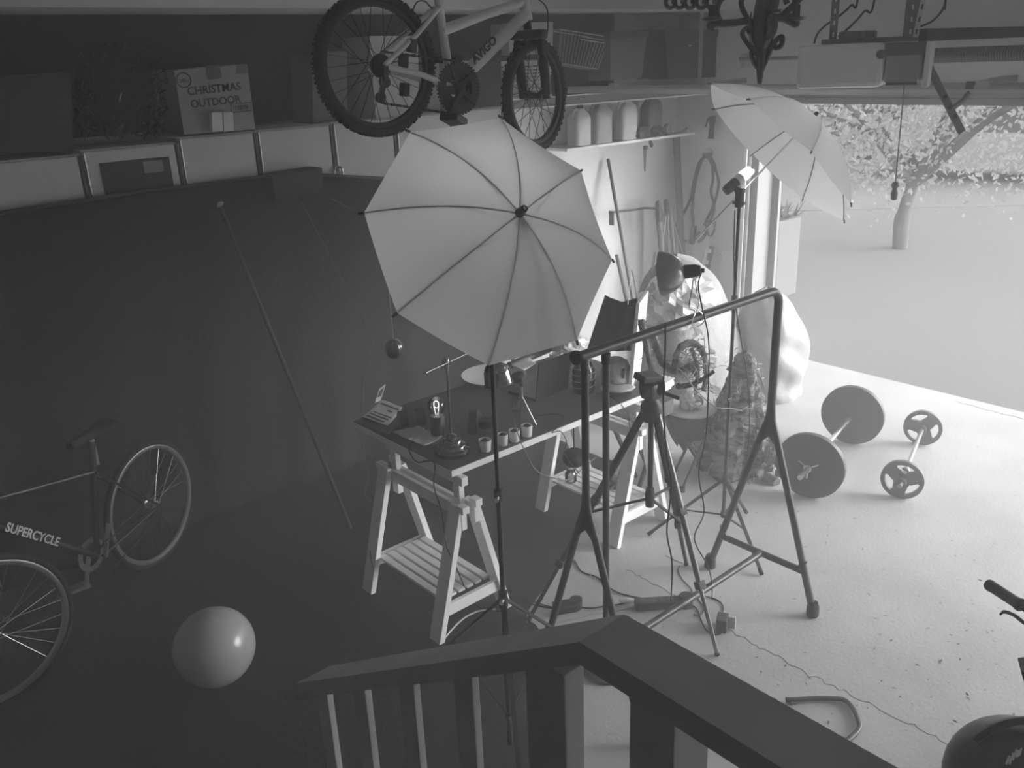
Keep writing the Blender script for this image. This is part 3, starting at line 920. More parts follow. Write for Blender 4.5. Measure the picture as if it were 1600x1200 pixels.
# black cardboard tube lying along the back of the table
a, b = at_z(796, 577, TZ) + Vector((0, 0, .022)), at_z(862, 549, TZ) + Vector((0, 0, .022))
tb = MB().lathe([(.016, 0), (.022, 0), (.022, (b - a).length), (.016, (b - a).length)], a, b - a, 20, caps=False).lathe([(0, .01), (.017, .01)], a, b - a, 20, caps=False).build('cardboard_tube', BLACK_PL)
tag(tb, 'black cardboard tube lying along the back of the table left of the mug', 'tube')

# dark jar with a coil of fairy lights, behind the rack's near post
b = at_z(912, 612, TZ)
jr = thing('glass_jar', 'dark jar wound with fairy light wire, behind the near upright of the rack', 'jar', b)
MB().lathe([(0, 0), (.055, 0), (.06, .01), (.06, .13), (.045, .16), (.045, .18), (.04, .18), (0, .175)], b, (0, 0, 1), 28).build('jar', mat('dark_glass', .03, .1, spec=.8), jr)
wi = MB()
wi.tube([b + Vector((.064 * math.cos(t * .5), .064 * math.sin(t * .5), .02 + .0028 * t)) for t in range(0, 50)], .0016, 5)
for t in range(0, 50, 3):
    wi.ball(b + Vector((.066 * math.cos(t * .5), .066 * math.sin(t * .5), .02 + .0028 * t)), .0038, 6)
wi.build('light_wire', mat('wire_bulbs', .55, .2), jr)
# pale drum-shaped hat box with a fabric cap on it
b = at_z(962, 607, TZ)
hb = thing('cap', 'pale cap with mesh crown resting on a dark round base near the white panel', 'cap', b)
MB().lathe([(0, 0), (.070, 0), (.075, .008), (.075, .045), (0, .045)], b, (0, 0, 1), 30).build('stand', mat('dark_felt', .05, .9), hb)
MB().lathe([(.077, .046), (.081, .075), (.078, .12), (.062, .155), (.035, .172), (0, .176)], b, (0, 0, 1), 32, caps=False).build('crown', mat('pale_mesh_fabric', .62, .8, noise=.25, scale=60, bump=.3, bscale=200), hb, solid=.003)
vs = []
def brim(a, bb):
    t = (a - .5) * 1.7
    r = .079 + .07 * bb * math.cos(t)
    d = (-CF * math.cos(t) - CR * math.sin(t)); d.z = 0; d.normalize()
    return b + d * r + Vector((0, 0, .052 - .018 * bb))
MB().grid(brim, 12, 5).build('brim', mat('pale_mesh_fabric', .6), hb, solid=.004)
MB().tube(smooth_path([b + d * .079 + Vector((0, 0, z)) for d, z in ((-CR, .06), (-CR * .7 - CF * .7, .07), (-CF, .066), (-CF * .7 + CR * .7, .075))], 5), .003, 6).build('strap', BLACK_PL, hb)
MB().box(b - CF * .078 + CR * .03 + Vector((0, 0, .085)), (.022, .015, .05), Matrix.Rotation(.6, 3, 'Z'), bev=.004).build('clip', BLACK_PL, hb)

# white-edged panel standing on the right end of the table, black cloth over it
q0 = at_z(986, 613, TZ)
pn = thing('canvas_panel', 'tall white-edged canvas panel standing upright on the right end of the table', 'panel', q0)
DP = (q0 - EYE).length
t1 = EYE + ray(999, 474) * (DP * .955)
fe = [EYE + ray(981, 613) * DP, EYE + ray(986, 613) * DP, EYE + ray(999, 474) * (DP * .955), EYE + ray(994, 474) * (DP * .955)]
fe[0].z = fe[1].z = TZ + .001
dy = Vector((ray(990, 545).x, ray(990, 545).y, 0)).normalized() * .26 + CR * .050
MB().add(fe + [p + dy for p in fe], [(0, 1, 2, 3), (7, 6, 5, 4), (0, 4, 5, 1), (1, 5, 6, 2), (2, 6, 7, 3), (3, 7, 4, 0)]).build('frame', WHITE, pn)
lf_ = -CR * .0015
MB().add([fe[0] + dy * .04 + lf_, fe[0] + dy * .96 + lf_, fe[3] + dy * .96 + lf_, fe[3] + dy * .04 + lf_], [(0, 1, 2, 3)]).build('canvas', mat('canvas_dark', .10, .9), pn, solid=.001)
# black cloth bag beyond the table, hanging from the panel
BCL = mat('black_cloth', .03, .95, spec=.1, bump=.3, bscale=30)
def drape():
    D = (t1 - EYE).length
    P = {}
    TL, T1, T2, T3, TR = (945, 462), (962, 470), (974, 473), (984, 470), (994, 467)
    BL, BR = (917, 550), (984, 548)
    top = [TL, T1, T2, T3, TR]
    def fn(a, b):
        k = a * 4; i = min(3, int(k)); f = k - i
        tx = top[i][0] + (top[i + 1][0] - top[i][0]) * f; ty = top[i][1] + (top[i + 1][1] - top[i][1]) * f
        bx = BL[0] + (BR[0] - BL[0]) * a; by = BL[1] + (BR[1] - BL[1]) * a
        p = EYE + ray(tx + (bx - tx) * b, ty + (by - ty) * b) * (D * (1.02 + .08 * (1 - a)))
        return p + CF * (.014 * math.sin(a * 19 + b * 2) - .035)
    return MB().grid(fn, 32, 14)
dr = drape().build('black_bag', BCL, solid=.012)
tag(dr, 'black cloth bag with a wire loop handle leaning on the white-edged panel', 'bag')
D = (t1 - EYE).length * .985
MB().tube([EYE + ray(x, y) * D for x, y in ((981, 476), (984, 448), (987, 421), (991, 440), (996, 476))], .0022, 6).build('wire_handle', STEEL, dr)
# white book on the far right end
b = [at_z(x, y, TZ) for x, y in ((1032, 610), (1036, 588), (1066, 596), (1062, 611))]
bk = thing('book', 'thick white book lying on the right end of the table behind the tripod head', 'book', b[0])
k0 = at_z(1046, 602, TZ)
k0.x = min(k0.x, TX1 - .06)
MB().box(k0 + Vector((-.02, .05, .019)), (.11, .15, .036), Matrix.Rotation(.15, 3, 'Z')).build('pages', PAPER, bk)
MB().box(k0 + Vector((-.02, .05, .0395)), (.114, .154, .004), Matrix.Rotation(.15, 3, 'Z')).build('cover', WHITE, bk)
# cords on the table
def floor_cord(pts, z, r, m, label, name='table_cable', dz=0.0):
    P = [at_z(x, y, z + r) for x, y in pts]
    return tag(MB().tube(smooth_path(P, 6), r, 6).build(name, m), label, 'cord')
e = at_z(880, 652, TZ + .004)
pth = [at_z(*q, TZ + .004) for q in ((838, 650), (856, 647), (876, 648), (882, 656), (874, 666), (862, 676))]
pth += [at_y(876, 674, TY0 - .01), at_y(885, 690, TY0 - .02), at_y(883, 710, TY0 - .02), at_y(905, 740, TY0 - .02)]
tag(MB().tube(smooth_path(pth, 6), .0024, 6).build('table_cable', CORD), 'thin black cord looping over the table front behind the white pots', 'cord')
pth = [at_y(797, 638, 2.9), at_y(805, 665, 2.85), at_y(818, 700, 2.84), at_y(838, 735, 2.83), at_y(866, 747, 2.83), at_y(890, 748, 2.83), at_y(930, 715, 2.9)]
tag(MB().tube(smooth_path(pth, 6), .0028, 6).build('table_cable', mat('mid_grey_cord', .14, .5)), 'long cord hanging in a loop from the table front past the right-hand pot', 'cord')
pth = [at_z(662, 675, TZ + .004), at_z(650, 684, TZ + .004), at_z(641, 696, TZ + .004), at_x(640, 706, TX0 - .008), at_x(652, 722, TX0 - .01), at_x(678, 722, TX0 - .01), at_x(678, 760, TX0 - .01), at_x(690, 800, TX0 - .012),
       at_x(697, 850, TX0 - .06), at_x(712, 885, TX0 - .05), at_z(737, 940, .006), at_z(754, 952, .006)]
tag(MB().tube(smooth_path(pth, 6), .003, 6).build('table_cable', CORD), 'black desk lamp cord hanging over the left end of the table to the floor', 'cord')
pth = [at_z(930, 615, TZ + .004), at_z(948, 617, TZ + .004), at_z(966, 628, TZ + .004), at_y(980, 645, TY0 - .01), at_y(985, 670, TY0 - .02), at_y(996, 690, TY0 - .03)]
tag(MB().tube(smooth_path(pth, 6), .0022, 6).build('table_cable', CORD), 'thin black cord running over the table front beside the rack post', 'cord')

# glass globe hanging behind the table with its cord
c = at_y(616, 545, 3.9)
gb = thing('glass_globe', 'small dark glass globe hanging in the shadow behind the left end of the table', 'globe lamp', c)
MB().ball(c, .05, 24, (1, 1, 1.1)).build('globe', mat('smoky_glass', .03, .06, spec=.9), gb)
rb = MB()
for i in range(8):
    a = i / 8 * 2 * math.pi
    rb.tube([c + Vector((.051 * math.cos(a) * math.sin(t), .051 * math.sin(a) * math.sin(t), .056 * math.cos(t))) for t in [k * math.pi / 10 for k in range(11)]], .0013, 5)
rb.build('cage', STEEL, gb)
ct = at_y(613, 500, 3.9); ct.z = 1.45
MB().tube([c + Vector((0, 0, .055)), c + Vector((0, 0, .10)), Vector((c.x, c.y, 1.70)), Vector((c.x, 4.415, 1.80))], .002, 6).build('cord', GREY_CORD, gb)
pth = [at_y(577, 520, 3.85), at_y(575, 545, 3.8), at_y(581, 560, 3.8), at_y(570, 590, 3.8), at_y(567, 640, 3.75), at_y(567, 690, 3.75), at_y(572, 720, 3.72), at_y(576, 740, 3.72), at_y(571, 775, 3.6), at_y(590, 795, 3.5), at_y(578, 850, 3.5), at_z(582, 885, .3)]
tag(MB().tube(smooth_path([Vector((pth[0].x, 4.415, 1.80))] + pth, 6), .0024, 6).build('table_cable', mat('mid_grey_cord', .14, .5)), 'thin grey cord hanging down past the back left corner of the table', 'cord')

# glassware and a dark round hat on the right trestle shelf
b = at_z(892, 752, .186)
gl = thing('glass_jar', 'small clear glass jar standing on the shelf of the far trestle', 'jar', b)
MB().lathe([(0, .001), (.030, .001), (.034, .006), (.034, .05), (.025, .062), (.026, .072), (.024, .072), (.023, .062), (.031, .05), (.031, .008), (0, .006)], b, (0, 0, 1), 26).build('jar', glass_mat('jar_glass', .9, .03, .8), gl)
b = at_z(960, 760, .186)
crumple('wire_bundle', 'tangled bundle of thin dark wire on the far trestle shelf', 'wire bundle', b + Vector((0, 0, .028)), (.06, .05, .035), 9, mat('dark_wire', .08, .5), n=10, amp=.7)
b = at_y(897, 715, 3.02)
ht = thing('fabric_pouch', 'dark round fabric pouch hanging under the table above the far trestle shelf', 'pouch', b)
MB().ball(b, .062, 22, (1, 1, .85)).build('pouch', BCL, ht)
MB().tube([b + Vector((0, 0, .05)), Vector((b.x, b.y, TZ - .034))], .003, 6).build('strap', CORD, ht)

# ================================================================== cabinets along the left wall
CABF = 4.50
def make_cabinet(x0, x1, zt, label, panel=False):
    o = thing('wall_cabinet', label, 'cabinet', ((x0 + x1) / 2, (CABF + YA) / 2, 0), 'white cabinets along the left wall')
    g = .012
    zb = 1.58; zc = (zt + zb) / 2; zh = zt - zb
    m = MB().box(((x0 + x1) / 2, (CABF + .02 + YA) / 2 - .002, zc), (x1 - x0 - .004, YA - CABF - .022, zh), bev=.004)
    m.build('body', CAB, o)
    d = MB().box(((x0 + x1) / 2 - .006, CABF + .008, zc), (x1 - x0 - .034, .020, zh - .016), bev=.006).build('door', CAB, o)
    MB().box((x1 - .009, CABF + .004, zc), (.012, .010, zh - .02)).build('door_gap', CABD, o)
    MB().cyl((x0 + .010, CABF - .004, zt - .26), (x0 + .010, CABF - .004, zt - .014), .0045, 10).build('hinge_rod', STEEL, o)
    return o, d
edges = [.80, 1.285, 1.745, 2.165, 2.62, 3.04, 3.46, 3.88]
labs = ['dim white cabinet at the far left of the wall row', 'white cabinet with a dark panel and paper notes on its door', 'white cabinet under the handwritten cardboard box',
        'white cabinet between the dark carton and the handwritten box', 'white cabinet behind the hanging padlock', 'white cabinet whose top shows left of the umbrella tip', 'white cabinet mostly hidden by the large umbrella, under the wicker basket']
for i in range(7):
    zt = [2.15, 2.165, 2.185, 2.187, 2.192, 2.198, 2.20][i]
    o, d = make_cabinet(edges[i], edges[i + 1], zt, labs[i])
    if i == 1:
        MB().box((1.52, CABF - .006, 1.93), (.33, .006, .34)).build('dark_panel', mat('dark_poster', .03, .6), o)
        q = MB().box((1.60, CABF - .011, 2.06), (.095, .003, .055)).build('paper_note', mat('paper_note', .30, .8, noise=.3, scale=30), o)
        q = MB().box((1.605, CABF - .011, 1.915), (.034, .003, .075), Matrix.Rotation(-.15, 3, 'Y')).build('paper_note', mat('white_note', .55, .8), o)
    if i == 4:
        pass
# padlock and key rings hanging on the cabinet handle
pk = at_y(529, 268, CABF - .015)
po = thing('padlock', 'chrome padlock hanging open on a white cabinet door', 'padlock', pk)
sh = [pk + Vector((.026 * math.cos(a), 0, .028 * math.sin(a))) for a in [math.pi * k / 10 for k in range(11)]]
MB().tube([sh[0] - Vector((0, 0, .03))] + sh + [sh[-1] - Vector((0, 0, .012))], .0062, 8).build('shackle', STEEL, po)
MB().box(pk + Vector((.012, 0, -.052)), (.062, .022, .05), Matrix.Rotation(.3, 3, 'Y'), bev=.006).build('body', mat('lock_body', .12, .3, metal=.8), po)
MB().box(pk + Vector((0, .006, -.012)), (.05, .012, .03)).build('hasp', mat('lock_body', .12), po)
kr = thing('key_ring', 'bunch of thin wire rings hanging beside the padlock', 'key ring', pk + Vector((.07, 0, -.09)))
for k in range(4):
    c = pk + Vector((.075 + .03 * k, .0, -.065 - .006 * k)); r = .028 - .004 * k
    MB().tube([c + Vector((r * math.cos(a), .006 * math.sin(a * 2), r * math.sin(a))) for a in [2 * math.pi * j / 16 for j in range(16)]], .0018, 5, closed=True).build('ring', BLACK, kr)
MB().tube([pk + Vector((.02, .004, -.02)), pk + Vector((.06, .004, -.045)), pk + Vector((.165, .004, -.05))], .003, 6).build('hook_rail', BLACK, kr)

# ------------------------------------------------------------------ black backdrop cloth on its crossbar
def backdrop():
    x0, x1 = .55, 3.80
    o = thing('backdrop', 'large black cloth backdrop hanging in front of the white cabinets', 'backdrop', ((x0 + x1) / 2, 4.42, 0))
    def top(x):
        return 1.955 - max(0, x - 2.3) * .16 - max(0, 1.5 - x) * .03
    def fn(a, b):
        x = x0 + (x1 - x0) * a
        z = top(x) * (1 - b) + .006 * b
        k = max(0, min(1, (1.50 - z) / .75))
        y = 4.43 + .30 * k * k * (3 - 2 * k) + .016 * math.sin(x * 9 + b * 1.5) * (.25 + .75 * b) + .010 * math.sin(x * 23 + 2 * b) * b
        return Vector((x, y, z))
    MB().grid(fn, 130, 24).build('cloth', BCL, o, solid=.003)
    MB().tube([(x0 - .1, 4.432, top(x0)), (1.5, 4.432, top(1.5)), (2.3, 4.432, top(2.3)), (x1 + .03, 4.432, top(x1))], .010, 10).build('crossbar', BLACK, o)
    for x in (x0 - .08, x1 + .02):
        MB().cyl((x, 4.435, 0), (x, 4.435, top(x)), .013, 12).lathe([(.06, 0), (.06, .01), (.02, .02), (0, .02)], (x, 4.435, 0), (0, 0, 1), 18).build('upright', BLACK, o)
    return o
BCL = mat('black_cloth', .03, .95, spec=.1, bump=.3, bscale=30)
backdrop()
# added black sheet for the shade on the left floor and under the table
def floor_shade(a, b):
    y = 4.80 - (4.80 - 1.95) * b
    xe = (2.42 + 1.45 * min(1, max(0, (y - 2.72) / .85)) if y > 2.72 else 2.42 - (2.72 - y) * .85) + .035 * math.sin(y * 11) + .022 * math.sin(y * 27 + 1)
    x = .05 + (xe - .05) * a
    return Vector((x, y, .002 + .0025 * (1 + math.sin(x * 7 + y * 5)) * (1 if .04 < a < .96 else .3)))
tag(MB().grid(floor_shade, 60, 60).build('floor_shade_sheet', BCL), 'black sheet added as floor shade under the left bicycle and the pale ball', 'shade sheet')
# leaning pole with bright tip in front of the backdrop
a = at_y(343, 320, 4.36); b = at_z(468, 700, 0)
b = Vector((a.x + .34, 4.02, .0))
pl = thing('broom_stick', 'dark pole with a bright tip leaning against the black backdrop', 'pole', b)
MB().cyl(b + Vector((0, 0, .005)), a, .011, 10).build('stick', mat('dim_stick', .035, .7), pl)
d = (a - b).normalized()
MB().lathe([(0, -.012), (.013, -.010), (.017, .004), (.010, .022), (0, .026)], a, (d + CR * 1.6).normalized(), 14).build('tip', STEEL, pl)
# black carton standing on the shade sheet edge in front of the cabinets
c0 = [at_y(x, yy, 4.36) for x, yy in ((424, 275), (503, 262), (506, 300), (430, 312))]
mb = MB(); n = Vector((0, .13, 0))
mb.add(c0 + [p + n for p in c0], [(3, 2, 1, 0), (4, 5, 6, 7), (0, 1, 5, 4), (1, 2, 6, 5), (2, 3, 7, 6), (3, 0, 4, 7)])
ck = mb.build('carton', mat('black_card', .02, .7))
tag(ck, 'black carton hooked over the backdrop bar in front of the white cabinets', 'carton')

# ------------------------------------------------------------------ things stored on top of the cabinets
DK = 2.20
struct('recess_shade_back', MB().box(((XC + 5.3) / 2, YA - .012, (2.20 + 2.765) / 2), (5.3 - XC, .024, 2.765 - 2.20)), mat('recess_shade_board', .02, .8))  # added dark board giving the recess its shade behind the stored things
CARD = mat('cardboard', .34, .85, noise=.10, scale=5)
CARD_D = mat('cardboard_dark', .12, .85, noise=.15, scale=5)
INK = mat('marker_ink', .03, .8)
TAPE = mat('packing_tape', .10, .35)
def px_box(px, y, depth, name, label, cat, m, group=None, z0=None, bev=.004, body='body'):
    """a box whose front face is the quad px in the plane y, going back by depth"""
    P = [at_y(x, yy, y) for x, yy in px]          # tl, tr, br, bl
    o = thing(name, label, cat, (P[2] + P[3]) / 2 + Vector((0, depth / 2, 0)), group)
    n = Vector((0, depth, 0)); mb = MB()
    mb.add(P + [p + n for p in P], [(3, 2, 1, 0), (4, 5, 6, 7), (0, 1, 5, 4), (1, 2, 6, 5), (2, 3, 7, 6), (3, 0, 4, 7)])
    mb.build(body, m, o)
    return o, P
bx, P = px_box([(272, 110), (386, 100), (399, 202), (288, 210)], 4.515, .30, 'cardboard_box', 'cardboard box with a handwritten note about outdoor decorations on top of the cabinets', 'cardboard box', CARD)
ux = (P[1] - P[0]); uy = (P[0] - P[3]); W = ux.length; Hh = uy.length; ux = ux.normalized(); uy = (uy - ux * uy.dot(ux)).normalized()
O = P[3]
def onb(u, v): return O + ux * (W * u) + (P[0] - P[3]) * v
text_mesh('CHRISTMAS', .054, onb(.125, .60), ux, uy, INK, 'handwriting', bx, bold=.0012, shear=.05)
text_mesh('OUTDOOR', .052, onb(.145, .40), ux, uy, INK, 'handwriting', bx, bold=.0012)
rg = MB()
cc = onb(.105, .84); nz = ux.cross(uy)
rg.tube([cc + nz * .001 + ux * (.036 * math.cos(a)) + uy * (.034 * math.sin(a)) for a in [2 * math.pi * k / 24 for k in range(24)]], .0035, 5, closed=True)
rg.build('round_logo', INK, bx)
text_mesh('DELL', .020, cc - uy * .009, ux, uy, INK, 'round_logo', bx, bold=.0008, align='CENTER')
MB().prism([(-.032, -.022), (.032, -.022), (.026, .02), (-.026, .02)], onb(.91, .93) + nz * .0005, ux, uy, .0008).build('printed_mark', mat('faded_print', .15, .8), bx)
MB().prism([(-.038, -.030), (.038, -.030), (.038, .035), (-.038, .035)], onb(.52, .91) + nz * .0005, ux, uy, .001).build('packing_tape', TAPE, bx)
fr = MB()
for u0, u1_, v0, v1 in ((.68, .98, .24, .255), (.68, .98, .375, .39), (.68, .69, .24, .39), (.97, .98, .24, .39)):
    fr.add([onb(u0, v0) + nz * .001, onb(u1_, v0) + nz * .001, onb(u1_, v1) + nz * .001, onb(u0, v1) + nz * .001], [(0, 1, 2, 3)])
u = .715
rnd = random.Random(4)
while u < .94:
    w = rnd.choice((.006, .010, .016))
    fr.add([onb(u, .275) + nz * .001, onb(u + w, .275) + nz * .001, onb(u + w, .355) + nz * .001, onb(u, .355) + nz * .001], [(0, 1, 2, 3)])
    u += w + rnd.choice((.005, .009))
fr.build('printed_barcode', INK, bx)
# two white candle boxes in front of it
for k, (x0, x1, lab) in enumerate(((331, 347, 'left one of two narrow white boxes in front of the handwritten carton'), (349, 364, 'right one of two narrow white boxes in front of the handwritten carton'))):
    o, _ = px_box([(x0, 176), (x1, 175), (x1 + 1.5, 204), (x0 + 1, 206)], 4.462, .04, 'small_box', lab, 'box', PAPER, 'narrow white boxes on the cabinets')
# artificial greenery with glitter, left
def greenery():
    mb = MB(); rnd = random.Random(5)
    for k in range(3000):
        x = rnd.gauss(188, 34); y = rnd.gauss(150, 36)
        if not (120 < x < 262 and 66 < y < 213): continue
        p = at_y(x, y, rnd.uniform(4.55, 4.80)); p.z = max(p.z, 2.20)
        d = Vector((rnd.uniform(-1, 1), rnd.uniform(-1, 1), rnd.uniform(-1, 1))).normalized()
        e = d.cross(Vector((rnd.random(), rnd.random(), rnd.random()))).normalized()
        L = rnd.uniform(.015, .035)
        mb.add([p - d * L, p + e * .005, p + d * L, p - e * .005], [(0, 1, 2, 3)])
    o = mb.build('artificial_greenery', mat('dark_needles', .025, .25, spec=.9))
    tag(o, 'dark bundle of shiny artificial greenery left of the handwritten box', 'greenery')
greenery()
# dark storage totes further left
TOTE_D = mat('dark_tote', .03, .5)
px_box([(-10, 120), (110, 112), (116, 236), (-10, 240)], 4.56, .28, 'storage_tote', 'dark storage tote at the far left end on top of the cabinets', 'storage tote', TOTE_D)
# boxes seen through the rear wheel of the hanging bicycle
px_box([(487, 82), (542, 80), (543, 196), (490, 200)], 4.60, .24, 'cardboard_box', 'dim grey box seen through the left of the hanging rear wheel', 'cardboard box', mat('dim_grey_box', .16, .8))
px_box([(577, 56), (653, 56), (655, 185), (588, 192)], 4.54, .30, 'cardboard_box', 'pale grey box seen through the right of the hanging rear wheel', 'cardboard box', mat('pale_grey_box', .55, .8, noise=.1))
px_box([(668, 96), (686, 92), (688, 184), (670, 186)], 4.58, .24, 'cardboard_box', 'narrow grey box behind the crank of the hanging bicycle', 'cardboard box', CARD)
px_box([(692, 92), (741, 96), (738, 174), (698, 180)], 4.56, .24, 'cardboard_box', 'pale box behind the down tube of the hanging bicycle', 'cardboard box', mat('pale_grey_box', .26))
px_box([(794, 36), (864, 34), (864, 84), (796, 86)], 4.66, .18, 'cardboard_box', 'light grey box behind the fork crown of the hanging bicycle', 'cardboard box', mat('pale_grey_box', .26))
# black shelf box under it
px_box([(744, 78), (783, 78), (783, 173), (744, 176)], 4.60, .22, 'storage_tote', 'black tote between the pale box and the wicker basket', 'storage tote', TOTE_D)
# wicker basket behind the front wheel
def wicker():
    a = at_y(788, 160, 4.62); b = at_y(872, 155, 4.62); h = .25
    o = thing('wicker_basket', 'pale woven wicker basket seen through the front wheel of the hanging bicycle', 'basket', ((a.x + b.x) / 2, 4.70, DK))
    rx = (b.x - a.x) / 2; cx = (a.x + b.x) / 2; ry = .10
    wk = mat('wicker', .80, .7, noise=.3, scale=30)
    mb = MB()
    n = 40
    def P(t, z, off):
        f = .9 + .12 * z / h
        return Vector((cx + (rx * f + off) * math.cos(t), 4.71 + (ry * f + off) * math.sin(t), DK + .008 + z))
    for r_ in range(11):
        z = .006 + r_ * (h - .02) / 10
        mb.tube([P(2 * math.pi * k / n, z, .0065 * (1 if (k // 2 + r_) % 2 else -1)) for k in range(n)], .0068, 5, closed=True)
    for k in range(n // 2):
        t = 2 * math.pi * k / (n // 2)
        mb.tube([P(t, 0, 0), P(t, h, 0)], .0045, 5)
    mb.build('weave', wk, o)
    MB().tube([P(2 * math.pi * k / n, h, 0) for k in range(n)], .012, 8, closed=True).build('rim', wk, o)
    MB().grid(lambda u, v: P(2 * math.pi * u, 0, -.004).lerp(Vector((cx, 4.71, DK + .006)), v), 24, 3).build('bottom', wk, o)
wicker()
# small dark clutter and tray to the right of the basket
for k, (x, yy, sx, sz, lab) in enumerate(((874, 142, .09, .05, 'small dark clamp lying beside the wicker basket'), (925, 134, .12, .045, 'small dark tool lying on the cabinets left of the grey tote'))):
    c = at_y(x, yy, 4.58); c.z = 2.202
    o = MB().box(c + Vector((0, 0, sz * .35)), (sx, .06, sz * .6), Matrix.Rotation(.2, 3, 'Z'), bev=.008).cyl(c + Vector((-sx * .6, 0, .012)), c + Vector((sx * .7, .02, .03)), .010, 8).ball(c + Vector((sx * .2, -.02, .03)), .02, 8).build('hand_tool', BLACK)
    tag(o, lab, 'tool')
# continuation of the storage deck over the jug shelf
dk0 = at_y(880, 160, 4.52)
dk = MB().box(((3.88 + 6.05) / 2, (4.60 + YA) / 2, 2.185), (6.05 - 3.88, YA - 4.60, .03)).build('storage_deck', mat('deck_board', .22, .6))
tag(dk, 'long grey storage board along the left wall above the jug shelf', 'shelf')
# wire dish rack leaning
def wire_rack():
    P = [at_y(x, yy, 4.66) for x, yy in ((876, 46), (953, 58), (934, 108), (872, 98))]
    o = thing('wire_rack', 'white wire dish rack tipped on its side beside the grey tote', 'wire rack', (P[2] + P[3]) / 2 + Vector((0, .07, 0)))
    wm = mat('coated_wire', .55, .35)
    n = Vector((0, .14, 0)); mb = MB()
    fr = [P[0], P[1], P[2], P[3]]
    def q(u, v): return P[0].lerp(P[1], u).lerp(P[3].lerp(P[2], u), v)
    mb.tube([P[0], P[1], P[2], P[3]], .0035, 6, closed=True)
    mb.tube([p + n for p in fr], .003, 6, closed=True)
    for k in range(4): mb.tube([fr[k], fr[k] + n], .003, 6)
    mb.tube([q(.42, .12), q(1, .12)], .003, 6); mb.tube([q(.42, .0), q(1, .0)], .004, 6); mb.tube([q(.42, .2), q(1, .2)], .004, 6)
    mb.build('wire_frame', wm, o)
    for k in range(14):
        u = .03 + k * .07
        MB().tube([q(u, .0 if u < .42 else .2), q(u, 1), q(u, 1) + n], .0022, 5).build('wire', wm, o)
wire_rack()
# totes under the bulkhead
def tote(px, y, depth, m, label, lidm, handle=False):
    P = [at_y(x, yy, y) for x, yy in px]
    o = thing('storage_tote', label, 'storage tote', (P[2] + P[3]) / 2 + Vector((0, depth / 2, 0)))
    n = Vector((0, depth, 0)); mb = MB()
    z = (P[0].z - P[3].z)
    T0 = P[0].lerp(P[3], .14); T1 = P[1].lerp(P[2], .14)
    ins = (P[1] - P[0]) * .03
    Q = [T0 + ins, T1 - ins, P[2] - ins * 2, P[3] + ins * 2]
    mb.add(Q + [p + n for p in Q], [(3, 2, 1, 0), (4, 5, 6, 7), (0, 1, 5, 4), (1, 2, 6, 5), (2, 3, 7, 6), (3, 0, 4, 7)])
    mb.build('tub', m, o)
    L = [P[0], P[1], T1, T0]; f = Vector((0, -.012, 0)); n2 = Vector((0, depth + .02, 0))
    MB().add([p + f for p in L] + [p + n2 for p in L], [(3, 2, 1, 0), (4, 5, 6, 7), (0, 1, 5, 4), (1, 2, 6, 5), (2, 3, 7, 6), (3, 0, 4, 7)]).build('lid', lidm, o)
    if handle:
        c = Q[0].lerp(Q[1], .42).lerp(Q[3].lerp(Q[2], .42), .22)
        MB().box(c + Vector((0, -.004, 0)), (.03, .008, .012), bev=.003).build('label_clip', PAPER, o)
    return o
tote([(952, 50), (1013, 48), (1006, 122), (950, 126)], 4.60, .22, mat('grey_tote', .17, .5), 'grey storage tote right of the white wire rack', mat('grey_tote_lid', .10, .5))
tote([(1036, 46), (1128, 46), (1128, 120), (1038, 124)], 4.50, .30, mat('charcoal_tote', .045, .5), 'large charcoal storage tote with a pale clip, at the right end above the door track', mat('charcoal_tote', .045), True)

# ------------------------------------------------------------------ jug shelf in the corner
zsh = at_y(980, 220, 4.60).z
xs0 = at_y(886, 232, 4.60).x
sh = thing('wall_shelf', 'white wall shelf holding jugs in the corner by the garage door', 'shelf', ((xs0 + 5.95) / 2, (4.60 + YA) / 2, zsh))
xs1 = at_y(1086, 208, 4.60).x
MB().box(((xs0 + xs1) / 2, (4.60 + YA) / 2, zsh - .011), (xs1 - xs0, YA - 4.60, .02), bev=.002).build('board', WHITE, sh)
for x in (xs0 + .2, xs1 - .2):
    MB().box((x, (4.66 + YA) / 2, zsh - .026), (.03, YA - 4.66, .010)).build('bracket', WHITE, sh)
def jug(px, py, w, h, m, label, capm, dark=False):
    b = at_y(px, py, 4.68); b.z = zsh
    o = thing('jug', label, 'jug', b, 'plastic jugs on the corner shelf')
    d = .12
    mb = MB()
    prof = [(0, 1), (.70, 1), (.82, .8), (.90, .42), (.96, .34)]
    vs, fs = [], []
    n = 20
    for (t, s) in [(0, .93), (.02, 1)] + prof[1:]:
        for k in range(n):
            a = 2 * math.pi * k / n
            ca, sa = math.cos(a), math.sin(a)
            x = math.copysign(abs(ca) ** .45, ca) * w / 2 * s; y = math.copysign(abs(sa) ** .45, sa) * d / 2 * s
            vs.append(b + Vector((x + (s - 1) * -w * .12, y, t * h + .001)))
    m_ = len(vs) // n
    for i in range(m_ - 1):
        for k in range(n):
            fs.append((i * n + k, i * n + (k + 1) % n, (i + 1) * n + (k + 1) % n, (i + 1) * n + k))
    fs.append(tuple(range(n))[::-1]); fs.append(tuple((m_ - 1) * n + k for k in range(n)))
    mb.add(vs, fs, True); mb.build('body', m, o)
    q = b + Vector((w * .07, 0, h * .95))
    MB().lathe([(0, 0), (.024, 0), (.024, .03), (.02, .034), (0, .034)], q, (0, 0, 1), 16).build('cap', capm, o)
    MB().tube(smooth_path([q + Vector((-.02, 0, -.01)), b + Vector((-w * .30, 0, h * .93)), b + Vector((-w * .44, 0, h * .78)), b + Vector((-w * .42, 0, h * .62))], 5), .012, 8).build('handle', m, o)
JG = mat('jug_plastic_grey', .42, .35)
